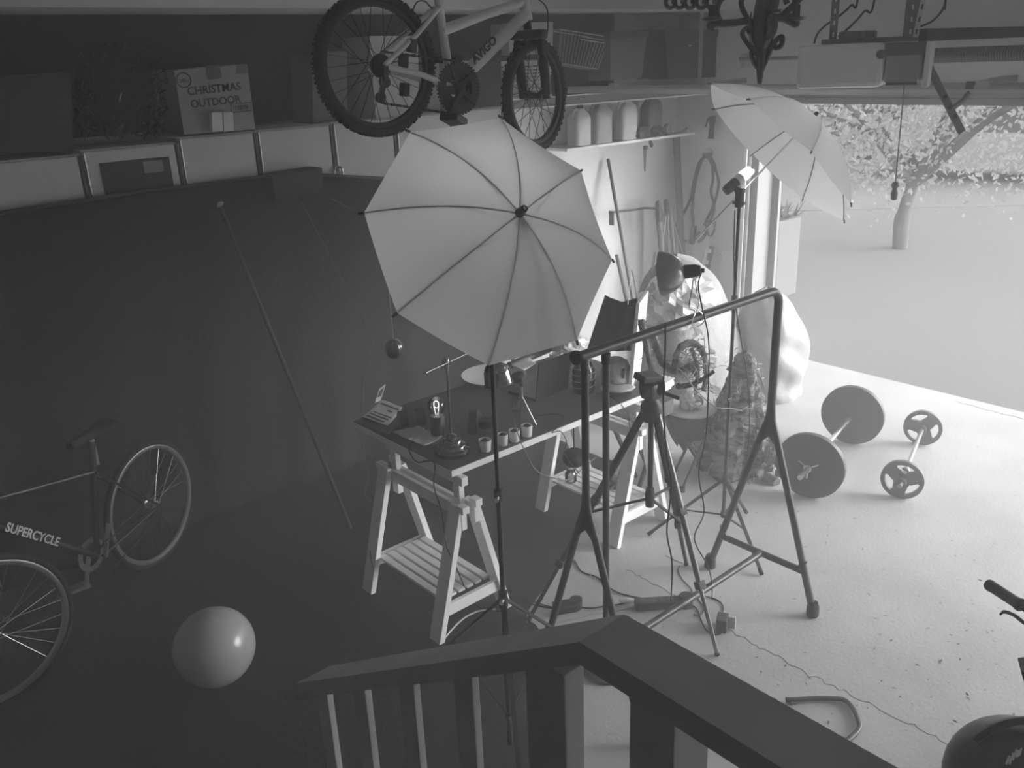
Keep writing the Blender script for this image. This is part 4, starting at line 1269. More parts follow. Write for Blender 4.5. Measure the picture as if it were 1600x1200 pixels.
JW = mat('jug_plastic_white', .62, .35)
jug(905, 226, .16, .27, JW, 'first jug from the left on the corner shelf, beside the bicycle tyre', BLACK_PL)
jug(937, 222, .185, .30, JG, 'second jug from the left on the corner shelf, mid grey', BLACK_PL)
jug(977, 218, .185, .30, JW, 'third jug from the left on the corner shelf, palest and brightest', BLACK_PL)
jug(1017, 214, .17, .31, mat('jug_plastic_dark', .10, .4), 'dark square canister at the right end of the row of jugs', BLACK_PL)
# garden tool heads piled on the end of the shelf
for k, (x, yy, seed, m, lab) in enumerate(((1008, 203, 21, mat('dark_wire', .08), 'tangle of dark hose fittings in front of the dark canister'), (1030, 206, 22, BLACK_PL, 'dark glove-like bundle lying right of the hose fittings'))):
    c = at_y(x, yy, 4.60); c.z = zsh
    crumple('hose_fitting', lab, 'hose fitting', c + Vector((0, .03, .035)), (.075, .04, .045), seed, m, n=12, amp=.6)
c = at_y(1043, 204, 4.62); c.z = zsh
tag(MB().lathe([(0, 0), (.028, 0), (.028, .07), (.02, .085), (0, .085)], c, (0, 0, 1), 16).build('small_can', mat('grey_tote', .17)), 'small dark can near the right end of the corner shelf', 'can')
pth = [at_y(x, yy, 4.60) for x, yy in ((1036, 200), (1044, 208), (1056, 208), (1066, 205), (1074, 200), (1073, 206))]
for p in pth: p.z = max(p.z, zsh + .008)
tag(MB().tube(smooth_path(pth, 5), .007, 8).build('hooked_tool', mat('grey_metal', .25, .35, metal=.7)), 'curved grey hook tool lying on the right end of the corner shelf', 'tool')
# knife-like saw and latch hanging under the shelf
c = at_y(1009, 228, 4.60)
sw = thing('hand_saw', 'narrow dark pointed saw blade hanging under the corner shelf', 'saw', c)
L = at_y(1007, 268, 4.60)
MB().prism([(-.018, .0), (.018, 0), (.006, -(c.z - L.z)), (-.004, -(c.z - L.z))], c + Vector((0, .004, -.0)), (1, 0, 0), (0, 0, 1), -.006).build('blade', BLACK, sw)
MB().box(c + Vector((0, .0, -.012)), (.03, .02, .03), bev=.003).build('handle', BLACK, sw)
c2 = at_y(1019, 225, 4.60)
tag(MB().box(c2 + Vector((0, .01, .0)), (.022, .02, .05), Matrix.Rotation(-.5, 3, 'Y'), bev=.004).cyl(c2 + Vector((-.012, .012, .02)), c2 + Vector((-.03, .03, .04)), .004, 8).build('clip', BLACK), 'small dark clip on the front edge of the corner shelf', 'clip')

# ================================================================== bicycles
TYRE = mat('bicycle_tyre', .018, .75, spec=.25, bump=.3, bscale=90)
RIM = mat('rim_alloy', .45, .28, metal=.9)
SPOKE = mat('spoke_steel', .55, .25, metal=1.0)
def wheel(parent, c, n, R, tw, rimm, nsp=28, rim_r=None, hub_m=None, spm=None, knob=False, ph=0.0):
    c = Vector(c); n = Vector(n).normalized(); s, u = frame(n)
    w = None
    rr = rim_r or R - tw * 1.0
    K = 56
    def circ(r, z=0): return [c + n * z + (s * math.cos(2 * math.pi * k / K) + u * math.sin(2 * math.pi * k / K)) * r for k in range(K)]
    t = MB().tube(circ(R - tw / 2), tw / 2, 12, closed=True)
    if knob:
        for k in range(96):
            a = 2 * math.pi * k / 96
            e = (s * math.cos(a) + u * math.sin(a)); q = e.cross(n)
            for z in (-.28, .28):
                p = c + e * (R - .0015) + n * (tw * (z if k % 2 else z * .5))
                M3 = Matrix((q, n, e)).transposed()
                t.box(p, (.010, tw * .22, .008), M3)
    w = t.build('wheel', TYRE, parent)
    rm = MB()
    prof = [(rr - .016, -.010), (rr - .004, -.013), (rr + .004, -.011), (rr + .004, .011), (rr - .004, .013), (rr - .016, .010), (rr - .020, 0), (rr - .016, -.010)]
    rm.lathe(prof, c, n, K, caps=False).build('rim', rimm, w)
    hb = MB().lathe([(0, -.05), (.006, -.05), (.006, -.034), (.022, -.032), (.022, -.028), (.012, -.024), (.012, .024), (.022, .028), (.022, .032), (.006, .034), (.006, .05), (0, .05)], c, n, 18)
    hb.build('hub', hub_m or rimm, w)
    for k in range(nsp):
        a = 2 * math.pi * (k + ph) / nsp
        sd = 1 if k % 2 else -1
        b = a + sd * (1 if (k // 2) % 2 else -1) * .9
        p = c + (s * math.cos(b) + u * math.sin(b)) * .020 + n * (.030 * sd)
        q = c + (s * math.cos(a) + u * math.sin(a)) * (rr - .012)
        MB().tube([p, q], .0013, 5).build('spoke', spm or SPOKE, w)
    return w

# ------------------------------------------------------------------ road bicycle leaning in the dark, left
def left_bike():
    # rear wheel stands against the backdrop, front wheel turned towards the viewer
    Rw = .345
    rc = at_d(237, 788, 1); d = rc - EYE; rc = EYE + d * ((.345 - EYE.z) / d.z)
    fc = at_d(-14, 991, 1); d = fc - EYE; fc = EYE + d * ((.345 - EYE.z) / d.z)
    o = thing('bicycle', 'dark road bicycle with bright rims standing in the shadows at the left', 'bicycle', (rc.x, rc.y, 0))
    lean = Vector((0, 0, 1))
    f = Vector((-.849, -.529, 0))
    n = Vector((-f.y, f.x, 0))
    FR = mat('bicycle_dark_paint', .03, .25, spec=.6)
    wheel(o, rc, n, Rw, .030, RIM, 28)
    n2 = Matrix.Rotation(math.radians(-20), 3, 'Z') @ n
    wheel(o, fc, n2, Rw, .030, RIM, 28)
    mid = rc + f * .43; bb = Vector((mid.x, mid.y, .275))
    st = EYE + ray(146, 742) * 1.0
    def lat(px, py):
        # point of the frame plane seen at that pixel
        dd = ray(px, py); t = (rc - EYE).dot(n) / dd.dot(n); return EYE + dd * t
    seat_j = lat(145, 738); top_h = lat(-62, 795); low_h = lat(-40, 812); bb = lat(152, 868)
    sp_top = lat(144, 690)
    for a, b, r, nm in ((bb, sp_top, .0145, 'seat_tube'), (seat_j, top_h, .013, 'top_tube'), (bb, low_h, .0165, 'down_tube')):
        MB().tube([a, b], r, 14).build(nm, FR, o)
    hd = MB().tube([top_h + (top_h - low_h) * .3, low_h - (top_h - low_h) * .5], .018, 14).build('head_tube', FR, o)
    for s in (-1, 1):
        MB().tube([rc + n * .05 * s, bb + n * .03 * s], .008, 10).build('chain_stay', FR, o)
        MB().tube([rc + n * .05 * s, seat_j + n * .015 * s], .0065, 10).build('seat_stay', FR, o)
        MB().tube(smooth_path([low_h + n2 * .03 * s, low_h.lerp(fc, .5) + n2 * .045 * s, fc + n2 * .05 * s], 5), .010, 10).build('fork_blade', FR, o)
    # saddle, brake, chain ring
    sd = sp_top + Vector((0, 0, .03))
    mb = MB()
    def sdl(a, b):
        t = a; w = .018 + .060 * max(0, t - .35) ** .8 * 1.2
        ang = (b - .5) * math.pi
        return sd + f * (.14 - .27 * t) + n * (math.sin(ang) * w) + Vector((0, 0, .03 * math.cos(ang) - .01 + .015 * t))
    mb.grid(sdl, 14, 10).build('saddle', RUBBER, o, solid=.012)
    MB().tube([sp_top - Vector((0, 0, .12)), sd], .0125, 12).build('seat_post', RIM, o)
    MB().lathe([(.060, -.003), (.085, -.003), (.085, .003), (.060, .003), (.060, -.003)], bb + n * -.035, n, 40, caps=False).build('chain_ring', RIM, o)
    MB().bar(bb - n * .05, bb - n * .05 + f * .06 - Vector((0, 0, .15)), .018, .012).box(bb - n * .09 + f * .06 - Vector((0, 0, .155)), (.09, .06, .02), bev=.004).build('crank_arm', RIM, o)
    MB().bar(bb + n * .05, bb + n * .05 - f * .06 + Vector((0, 0, .15)), .018, .012).build('crank_arm', RIM, o)
    bk = lat(172, 748)
    MB().tube(smooth_path([seat_j + (bk - seat_j) * .3, bk + n * -.03, bk.lerp(rc, .35) + n * -.03], 4), .008, 8).build('brake_caliper', RIM, o)
    MB().tube([rc + n * .06, bb + n * .06 + Vector((0, 0, .085))], .004, 5).tube([rc + n * .06 - Vector((0, 0, .03)), bb + n * .06 - Vector((0, 0, .085))], .004, 5).build('chain', BLACK, o)
    MB().tube(smooth_path([top_h + (top_h - low_h) * .3, top_h + Vector((0, 0, .09)), top_h + f * .05 + n * .2 + Vector((0, 0, .10)), top_h + f * .10 + n * .22 + Vector((0, 0, .0))], 5), .012, 10)\
        .tube(smooth_path([top_h + Vector((0, 0, .09)), top_h + f * .05 - n * .2 + Vector((0, 0, .10)), top_h + f * .10 - n * .22 + Vector((0, 0, .0))], 5), .012, 10).build('handlebar', FR, o)
    # lettering along the down tube, on the side towards the viewer
    dt = (bb - low_h).normalized()
    side = -n if n.dot(EYE - bb) < 0 else n
    up = side.cross(dt).normalized()
    if up.z < 0: up = -up
    if dt.cross(up).dot(side) < 0: up = up
    p = lat(2, 829) + side * .0172
    text_mesh('SUPERCYCLE', .056, p, dt, up, mat('decal_silver', .50, .4), 'lettering', o, bold=.0012)
    return o
left_bike()

# ------------------------------------------------------------------ mountain bicycle hanging over the cabinets
def hanging_bike():
    D = 3.20
    # plane of the frame: through the rear hub and the bottom bracket, seen nearly side-on, turned a little
    rc = at_d(588, 103, D * 1.02)
    f = (CR * .78 + CF * .62); f.z = 0; f.normalize()
    n = Vector((-f.y, f.x, 0))                    # away from the viewer side
    def lat(px, py):
        dd = ray(px, py); t = (rc - EYE).dot(n) / dd.dot(n); return EYE + dd * t
    o = thing('bicycle', 'mountain bicycle with pale frame hanging from the ceiling in front of the stored boxes', 'bicycle', rc)
    FR = mat('bicycle_pale_paint', .62, .3, noise=.04)
    DRK = mat('bicycle_black_parts', .02, .4)
    bb = lat(705, 138); st = lat(684, -6); ttj = lat(690, 48); h_t = lat(818, 2); h_b = lat(822, 22)
    R = (lat(588, 214) - lat(588, -12)).length / 2
    nw = (n + f * .55).normalized()
    n_r = (n - f * .02).normalized()
    wheel(o, rc, n_r, R, .036, DRK, 28, rim_r=R - .027, hub_m=RIM, spm=DRK, knob=True)
    # frame
    parts = [('seat_tube', [bb, st], .0155), ('top_tube', [ttj, lat(760, 22), h_t], [.020, .017, .019]), ('down_tube', [bb + (h_b - bb) * .04, h_b], [.024, .024]),
             ('head_tube', [h_t + (h_t - h_b) * .6, h_b - (h_t - h_b) * .5], .021)]
    for nm, p, r in parts:
        MB().tube(p, r, 16).build(nm, FR, o)
    for s in (-1, 1):
        MB().tube([rc + n * .055 * s, lat(650, 118) + n * .05 * s, bb + n * .032 * s], .0105, 10).build('chain_stay', FR, o)
        MB().tube([rc + n * .055 * s, lat(640, 55) + n * .048 * s, lat(683, 12) + n * .016 * s], .0085, 10).build('seat_stay', FR, o)
    # lettering on the down tube
    dt = (h_b - bb).normalized()
    up = Vector((-dt.z * f.x, -dt.z * f.y, dt.dot(f))).normalized()
    side = dt.cross(up)
    if side.dot(EYE - bb) < 0: side = -side
    p = lat(735, 99) + side * .0245 - up * .004
    text_mesh('AVIGO', .042, p, dt, up, DRK, 'lettering', o, bold=.0018)
    # crank set on the near side
    near = -n if n.dot(EYE - bb) < 0 else n
    c = bb + near * .05
    cr = MB()
    for r0, r1, z in ((.056, .088, 0), (.042, .070, .010), (.032, .052, .02)):
        cr.lathe([(r0, -.002 - z), (r1, -.002 - z), (r1, .002 - z), (r0, .002 - z), (r0, -.002 - z)], c, near, 44, caps=False)
    for k in range(44):
        a = 2 * math.pi * k / 44; s_, u_ = frame(near)
        cr.box(c + (s_ * math.cos(a) + u_ * math.sin(a)) * .090, (.006, .006, .006))
    for k in range(5):
        a = 2 * math.pi * k / 5; s_, u_ = frame(near); e = s_ * math.cos(a) + u_ * math.sin(a)
        cr.bar(c + near * .002, c + e * .085 + near * .002, .020, .006, up=near)
    cr.build('chain_rings', DRK, o)
    MB().lathe([(0, -.06), (.022, -.06), (.022, .06), (0, .06)], bb, near, 20).build('bottom_bracket', DRK, o)
    pd = EYE + ray(697, 186) * ((c - EYE).length * .985)
    MB().bar(c + near * .02, pd, .022, .013).build('crank_arm', DRK, o)
    pe = pd + near * .05
    MB().box(pe, (.095, .07, .026), Matrix.Rotation(.5, 3, 'Z') @ Matrix.Rotation(.3, 3, 'Y'), bev=.006).build('pedal', DRK, o)
    far = bb - near * .06
    MB().bar(far, far + (c - pd), .022, .013).box(far + (c - pd) - near * .05, (.095, .07, .026), bev=.006).build('crank_arm', DRK, o)
    # sprockets, derailleur and chain
    sp = MB()
    for k, r0 in enumerate((.040, .036, .032, .028, .024)):
        sp.lathe([(.012, -.0015 + k * .005), (r0, -.0015 + k * .005), (r0, .0015 + k * .005), (.012, .0015 + k * .005)], rc + near * .030, near, 24)
    sp.build('sprockets', DRK, o)
    dr = rc + near * .06
    j1, j2 = lat(590, 128) + near * .05, lat(585, 152) + near * .045
    MB().lathe([(0, -.006), (.020, -.006), (.020, .006), (0, .006)], j1, near, 16).lathe([(0, -.006), (.018, -.006), (.018, .006), (0, .006)], j2, near, 16).bar(j1, j2, .016, .014).bar(dr, j1, .018, .018).build('derailleur', DRK, o)
    for a, b in ((rc + near * .045 + Vector((0, 0, .045)), c + Vector((0, 0, .092)) - near * .004), (j2 - Vector((0, 0, .018)), c - Vector((0, 0, .092)) - near * .004)):
        ch = MB(); L = (b - a).length; k = int(L / .0127)
        for i in range(k):
            p = a.lerp(b, (i + .5) / k)
            ch.bar(a.lerp(b, i / k), a.lerp(b, (i + .92) / k), .007 if i % 2 else .005, .009 if i % 2 else .006)
        ch.build('chain', DRK, o)['kind'] = 'stuff'
    # small dark blocks beside the stays: rear brake pads
    for px, py in ((633, 72), (620, 96), (622, 140)):
        MB().box(lat(px, py) + near * .045, (.030, .026, .045), Matrix.Rotation(.15, 3, 'Y'), bev=.005).build('brake_pad', DRK, o)
    # suspension fork and turned front wheel
    fc = lat(835, 150) - n * 0 ; fc = EYE + ray(836, 150) * ((fc - EYE).length * 1.0)
    ax = (CR * .74 - CF * .42); ax.z = 0; ax.normalize()   # axle direction of the turned wheel
    wn_ = (CR * .80 - CF * .60); wn_.z = 0; wn_.normalize()
    Rf = R * .98
    crown = fc + (h_b - fc) * .62
    upv = (h_b - fc).normalized()
    wheel(o, fc, wn_, Rf * .92, .036, DRK, 28, rim_r=Rf * .92 - .028, hub_m=DRK, spm=DRK, knob=True, ph=.3)
    CHR = mat('fork_chrome', .5, .2, metal=1.0)
    for s in (-1, 1):
        a = fc + wn_ * .055 * s; b = a + upv * Rf * .98
        MB().tube([a - upv * .01, a + upv * Rf * .55, a + upv * Rf * .62], [.017, .019, .015], 14).build('fork_slider', DRK, o)
        MB().tube([a + upv * Rf * .6, b], .0125, 12).build('fork_stanchion', DRK if s > 0 else DRK, o)
        MB().tube([a + wn_ * .018 * s + upv * .01, a + wn_ * .020 * s + upv * Rf * .55], .004, 8).build('fork_edge', CHR, o)
        MB().box(a + upv * Rf * .72 + CF * -.03, (.03, .028, .05), bev=.006).build('brake_arm', DRK, o)
    cz = fc + upv * Rf * .98
    MB().bar(cz - wn_ * .075, cz + wn_ * .075, .05, .035, bev=.010).cyl(cz, h_b, .016, 12).build('fork_crown', DRK, o)
    arch = [fc + wn_ * .055 * math.cos(t) + upv * (Rf * .60 + .065 * math.sin(t)) - wn_.cross(upv) * .03 for t in [math.pi * k / 10 for k in range(11)]]
    MB().tube(arch, .011, 10).build('fork_arch', DRK, o)
    MB().tube([fc - wn_ * .075, fc + wn_ * .075], .0075, 10).build('axle', RIM, o)
    # handlebar and saddle, above the picture
    hb = h_t + (h_t - h_b) * .9
    MB().tube(smooth_path([hb - wn_ * .30 + Vector((0, 0, .05)), hb - wn_ * .1 + Vector((0, 0, .04)), hb + wn_ * .1 + Vector((0, 0, .04)), hb + wn_ * .30 + Vector((0, 0, .05))], 5), .012, 10).build('handlebar', DRK, o)
    MB().tube([h_t, hb + Vector((0, 0, .04))], .015, 10).build('stem', DRK, o)
    MB().tube([st, st + (st - bb).normalized() * .10], .0135, 10).build('seat_post', RIM, o)
    sd = st + (st - bb).normalized() * .12
    def sdl(a, b):
        w = .018 + .072 * max(0, a - .35) ** .8 * 1.2; ang = (b - .5) * math.pi
        return sd + f * (.13 - .26 * a) + n * (math.sin(ang) * w) + Vector((0, 0, .03 * math.cos(ang)))
    MB().grid(sdl, 12, 10).build('saddle', RUBBER, o, solid=.012)
    # brake cables
    MB().tube(smooth_path([hb, lat(850, 6), lat(856, 30), lat(852, 60), fc + upv * Rf * .8], 5), .0025, 6).build('brake_cable', DRK, o)
    MB().tube(smooth_path([lat(645, 16), lat(652, 3), lat(664, 2), lat(672, 10), lat(676, 14)], 5), .0025, 6).build('brake_cable', DRK, o)
    # two ceiling hooks carry it
    for q, lab in ((sd + f * -.02 + Vector((0, 0, -.06)), 'steel ceiling hook holding the saddle end of the hanging bicycle'), (hb + Vector((0, 0, .06)), 'steel ceiling hook holding the handlebar of the hanging bicycle')):
        hk = MB().tube([Vector((q.x, q.y, CEIL)), Vector((q.x, q.y, q.z + .10))], .005, 8).tube(smooth_path([Vector((q.x, q.y, q.z + .10)), q + f * .03 + Vector((0, 0, .03)), q + Vector((0, 0, -.02)), q - f * .03 + Vector((0, 0, .02))], 5), .005, 8).build('ceiling_hook', STEEL)
        tag(hk, lab, 'hook')
    return o
hanging_bike()

# ================================================================== corner and door wall: tools, hoses, sacks
WOODH = mat('worn_wood_handle', .28, .7, noise=.3, scale=20)
DARKT = mat('dark_tool_metal', .05, .45, metal=.3)
GREYT2 = mat('grey_tool_metal', .28, .4, metal=.6)
def stick(name, label, cat, a, b, r, m, r2=None):
    o = MB().tube([a, b], [r, r2 or r], 10).build(name, m)
    return tag(o, label, cat)
yw = 4.80
def foot(p, px=None, dy=-.25):
    return Vector((p.x + .02, p.y + dy, .003))
# long pole leaning in the corner
a = at_x(1052, 215, 6.00); b = at_x(1066, 500, 6.0)
stick('long_pole', 'tall dark pole standing in the corner under the jug shelf', 'pole', Vector((5.98, 4.78, zsh - .03)), Vector((6.0, 4.62, .005)), .030, mat('pole_grey_brown', .12, .7))
stick('broom_stick', 'dark thin stick leaning on the left wall right of the umbrella', 'stick', at_y(950, 248, 4.82), Vector((at_y(975, 470, 4.6).x, 4.35, .005)), .013, DARKT)
stick('broom_stick', 'dark thin stick showing below the umbrella edge against the left wall', 'stick', at_y(963, 398, 4.80), Vector((at_y(964, 470, 4.7).x, 4.40, .005)), .014, DARKT)
# bent bar reaching out from the corner
pth = [at_y(954, 335, 4.72), at_y(962, 331, 4.72), at_y(990, 328, 4.72), at_y(1008, 325, 4.72), at_y(1026, 326, 4.74)]
hh = thing('garden_hoe', 'dark hoe with a bent neck reaching left across the wall from the corner', 'hoe', Vector((pth[-1].x, 4.70, 0)))
MB().tube(smooth_path(pth, 5), .009, 8).build('neck', DARKT, hh)
MB().tube([pth[-1], Vector((pth[-1].x + .05, 4.60, .005))], .014, 10).build('handle', DARKT, hh)
MB().box(pth[0] + Vector((.01, 0, -.03)), (.012, .05, .11), bev=.003).build('blade', DARKT, hh)
# handled tools bundled in the corner
def grip_tool(px, py, y, rr, label, m, gm, name='garden_tool', cat='garden tool', tilt=.06):
    a = at_y(px, py, y)
    o = thing(name, label, cat, Vector((a.x + tilt, y - .15, 0)))
    b = Vector((a.x + tilt, y - .15, .004)); d = (b - a).normalized()
    MB().tube([a + d * .13, b], rr * .8, 10).build('shaft', m, o)
    MB().lathe([(0, -.01), (rr * .9, 0), (rr * 1.25, .02), (rr * 1.2, .12), (rr, .16), (0, .17)], a, d, 14).build('grip', gm, o)
    return o
grip_tool(1028, 315, 4.62, .020, 'black-gripped tool handle, leftmost of the bundle in the corner', WOODH, DARKT)
grip_tool(1040, 312, 4.64, .018, 'black-gripped tool handle, second of the bundle in the corner', GREYT2, DARKT)
grip_tool(1047, 326, 4.60, .014, 'thin pale wooden handle in the corner bundle', WOODH, WOODH)
# shears with two thin arms
sx = at_y(1041, 336, 4.60)
shr = thing('garden_shears', 'long-armed garden shears standing open above the clamp light', 'shears', Vector((sx.x, 4.5, .0)))
MB().tube([sx, at_y(1030, 405, 4.58), Vector((at_y(1030, 405, 4.58).x - .12, 4.45, .005))], .007, 8).build('arm', GREYT2, shr)
MB().tube([sx + Vector((.004, -.012, 0)), at_y(1046, 405, 4.58), Vector((at_y(1046, 405, 4.58).x + .06, 4.45, .005))], .007, 8).build('arm', GREYT2, shr)
stick('thin_rod', 'thin grey rod leaning in the corner right of the garden shears', 'rod', at_y(1052, 347, 4.60), Vector((at_y(1077, 425, 4.5).x + .15, 4.33, .004)), .006, GREYT2)
# pale board leaning against the left wall in the corner
q = [at_y(1027, 395, 4.84), at_y(1040, 395, 4.84)]
bd = MB(); P = [q[0], q[1], Vector((q[1].x + .04, 4.68, .004)), Vector((q[0].x - .30, 4.68, .004))]
bd.add(P + [p + Vector((0, .02, 0)) for p in P], [(3, 2, 1, 0), (4, 5, 6, 7), (0, 1, 5, 4), (1, 2, 6, 5), (2, 3, 7, 6), (3, 0, 4, 7)])
tag(bd.build('leaning_board', mat('pale_board', .55, .7, noise=.06)), 'pale tapered board leaning on the left wall behind the clamp light', 'board')
# hose looped over a wall hook
xw = XB - .03
hk = at_x(1104, 240, xw)
ho = MB().cyl(hk + Vector((.028, 0, 0)), hk + Vector((-.05, 0, 0)), .008, 10).ball(hk + Vector((-.05, 0, .004)), .014, 10).lathe([(0, 0), (.045, 0), (.04, .012), (0, .014)], hk + Vector((.029, 0, 0)), (-1, 0, 0), 18).build('wall_hook', STEEL)
tag(ho, 'round silver hook fixed to the door wall above the hanging cables', 'hook')
CB = mat('thick_black_cable', .03, .5)
def wall_loop(pts, r, label, m=CB, x=xw):
    P = [at_x(px, py, x - .015 - .02 * (i % 2)) for i, (px, py) in enumerate(pts)]
    return tag(MB().tube(smooth_path(P, 6), r, 8).build('cable_loop', m), label, 'cable')
wall_loop([(1057, 352), (1066, 338), (1080, 308), (1084, 285), (1091, 258), (1099, 246), (1106, 243), (1114, 252), (1119, 268), (1123, 285), (1120, 305), (1113, 325), (1106, 340), (1100, 352)], .012, 'outer thick black cable looped over the silver wall hook')
wall_loop([(1083, 352), (1082, 330), (1084, 300), (1089, 275), (1096, 252), (1104, 245), (1112, 256), (1114, 280), (1111, 300), (1116, 325), (1108, 350), (1100, 370), (1092, 378)], .012, 'inner thick black cable looped over the silver wall hook')
# strap end, hacksaw and D-handle tool below it
wall_loop([(1064, 376), (1074, 377), (1082, 376), (1086, 370), (1094, 362)], .010, 'short black cable end crossing the wall under the loops')
p = at_x(1083, 367, xw - .03)
tag(MB().box(p, (.03, .05, .16), Matrix.Rotation(.08, 3, 'X'), bev=.01).cyl(p + Vector((0, 0, .07)), p + Vector((0, 0, .16)), .008, 8).build('cable_plug', BLACK_PL), 'black heavy plug hanging at the end of the inner cable', 'plug')
dh = at_x(1110, 347, xw - .05)
sv = thing('shovel', 'shovel with a black D-shaped handle standing against the door wall', 'shovel', Vector((5.95, dh.y - .02, 0)))
ey = Vector((0, -1, 0))
MB().tube([dh + ey * -.045, dh + ey * .05], .014, 10).build('grip', BLACK_PL, sv)
MB().tube(smooth_path([dh + ey * -.045, dh + ey * -.03 - Vector((0, 0, .07)), dh - Vector((0, 0, .12)), dh + ey * .04 - Vector((0, 0, .07)), dh + ey * .05], 5), .010, 8).build('yoke', BLACK_PL, sv)
e = at_x(1092, 445, xw - .12)
bt = Vector((e.x - .05, e.y + .16, .35))
MB().tube([dh - Vector((0, 0, .12)), e, bt], .017, 10).build('shaft', mat('pale_shaft', .52, .5), sv)
MB().prism([(-.12, .12), (.12, .12), (.12, -.08), (.06, -.24), (0, -.30), (-.06, -.24), (-.12, -.08)], bt + Vector((-.01, 0, -.04)), (0, -1, 0), (0, 0, 1), .006).build('blade', GREYT2, sv)
sw0, sw1 = at_x(1112, 385, xw - .05), at_x(1096, 452, xw - .09)
lv = thing('spirit_level', 'black and white marked spirit level leaning on the door wall beside the shovel', 'level', Vector((5.95, sw1.y + .10, .0)))
d = (sw1 - sw0); ee = sw0 + d * 2.35
ee = sw0 + d * ((sw0.z - .01) / (-d.z))
MB().bar(sw0, ee, .045, .028, up=(1, 0, 0), bev=.003).build('body', DARKT, lv)
for k in (0.02, .12, .20, .27):
    MB().bar(sw0 + (ee - sw0) * k + Vector((-.016, 0, 0)), sw0 + (ee - sw0) * (k + .035) + Vector((-.016, 0, 0)), .030, .004, up=(1, 0, 0)).build('marking', PAPER, lv)
bp = at_x(1106, 412, xw - .03)
tag(MB().box(bp, (.03, .05, .15), Matrix.Rotation(.12, 3, 'X'), bev=.012).build('black_pouch', BLACK_PL), 'small black pouch hanging on the door wall right of the spirit level', 'pouch')
pp = at_x(1130, 396, xw - .02)
tag(MB().cyl(at_x(1117, 392, xw), pp, .012, 10).lathe([(.0, 0), (.016, 0), (.016, .03), (0, .03)], pp + Vector((.03, 0, 0)), (-1, 0, 0), 14).build('wall_peg', WHITE), 'short white peg sticking out of the door wall beside the shovel', 'peg')
# hose nozzle hanging on the wall
nz = at_x(1113, 186, xw - .03)
no = thing('hose_nozzle', 'small black hose nozzle hanging on the door wall beside the side-on umbrella', 'nozzle', nz)
MB().lathe([(0, -.02), (.024, -.018), (.026, .03), (.020, .05), (.022, .13), (.026, .15), (0, .152)], nz, (0, .05, -1), 14).build('barrel', BLACK_PL, no)
MB().tube(smooth_path([nz + Vector((0, .01, -.0)), at_x(1107, 185, xw - .04), at_x(1103, 198, xw - .04)], 4), .008, 8).build('trigger', BLACK_PL, no)
tag(MB().cyl(nz + Vector((.06, 0, .02)), nz + Vector((-.01, 0, .02)), .005, 8).build('nail', STEEL), 'nail in the door wall holding the hose nozzle', 'nail')

# ------------------------------------------------------------------ sacks by the door
def sack(name, label, c, size, m, seed, lean=(0, 0), solidify=False, flat=.45):
    rnd = random.Random(seed)
    ks = [(Vector((rnd.uniform(-1, 1), rnd.uniform(-1, 1), rnd.uniform(-1, 1))).normalized(), rnd.uniform(3, 8), rnd.uniform(0, 6)) for _ in range(9)]
    nu, nv = 44, 30; vs, fs = [], []
    for i in range(nv + 1):
        t = i / nv
        zz = size[2] * t
        prof = (math.sin(math.pi * min(1, .10 + t * .90)) ** flat) if 0 < t < 1 else 0.02
        if t < .5: prof = max(prof, .80) if t > 0 else .75
        for j in range(nu):
            a = 2 * math.pi * j / nu
            d = Vector((math.cos(a), math.sin(a), t * 2 - 1))
            w = 1 + .05 * sum(math.sin(k.dot(d) * f * 1.6 + p) for k, f, p in ks) / 2.2
            sq = 1 / max(abs(math.cos(a)), abs(math.sin(a))) ** .45
            vs.append(Vector(c) + Vector((math.cos(a) * size[0] / 2 * prof * w * sq + lean[0] * t, math.sin(a) * size[1] / 2 * prof * w * sq + lean[1] * t, zz * (1 + .03 * math.sin(a * 3 + seed)))))
    for i in range(nv):
        for j in range(nu):
            fs.append((i * nu + j, i * nu + (j + 1) % nu, (i + 1) * nu + (j + 1) % nu, (i + 1) * nu + j))
    fs.append(tuple(range(nu))[::-1]); fs.append(tuple(nv * nu + j for j in range(nu)))
    return MB().add(vs, fs, True).build(name, m)
SACK = mat('white_woven_sack', .28, .7, noise=.10, scale=9, bump=.5, bscale=14)
gc = at_z(1112, 690, 0)
S0 = Vector((4.98, 3.72, 0))
s1 = sack('sack', '', S0, (.78, .58, 1.12), SACK, 2, lean=(-.06, .18))
tag(s1, 'large white printed sack standing by the garage door behind the rack bar', 'sack')
s2 = sack('sack', '', Vector((5.62, 3.48, 0)), (.50, .46, .84), mat('pale_plastic_sack', .28, .4, noise=.06, scale=9, bump=.4, bscale=12), 6, lean=(-.10, .05))
tag(s2, 'pale plastic sack standing in the doorway behind the driftwood stump', 'sack')
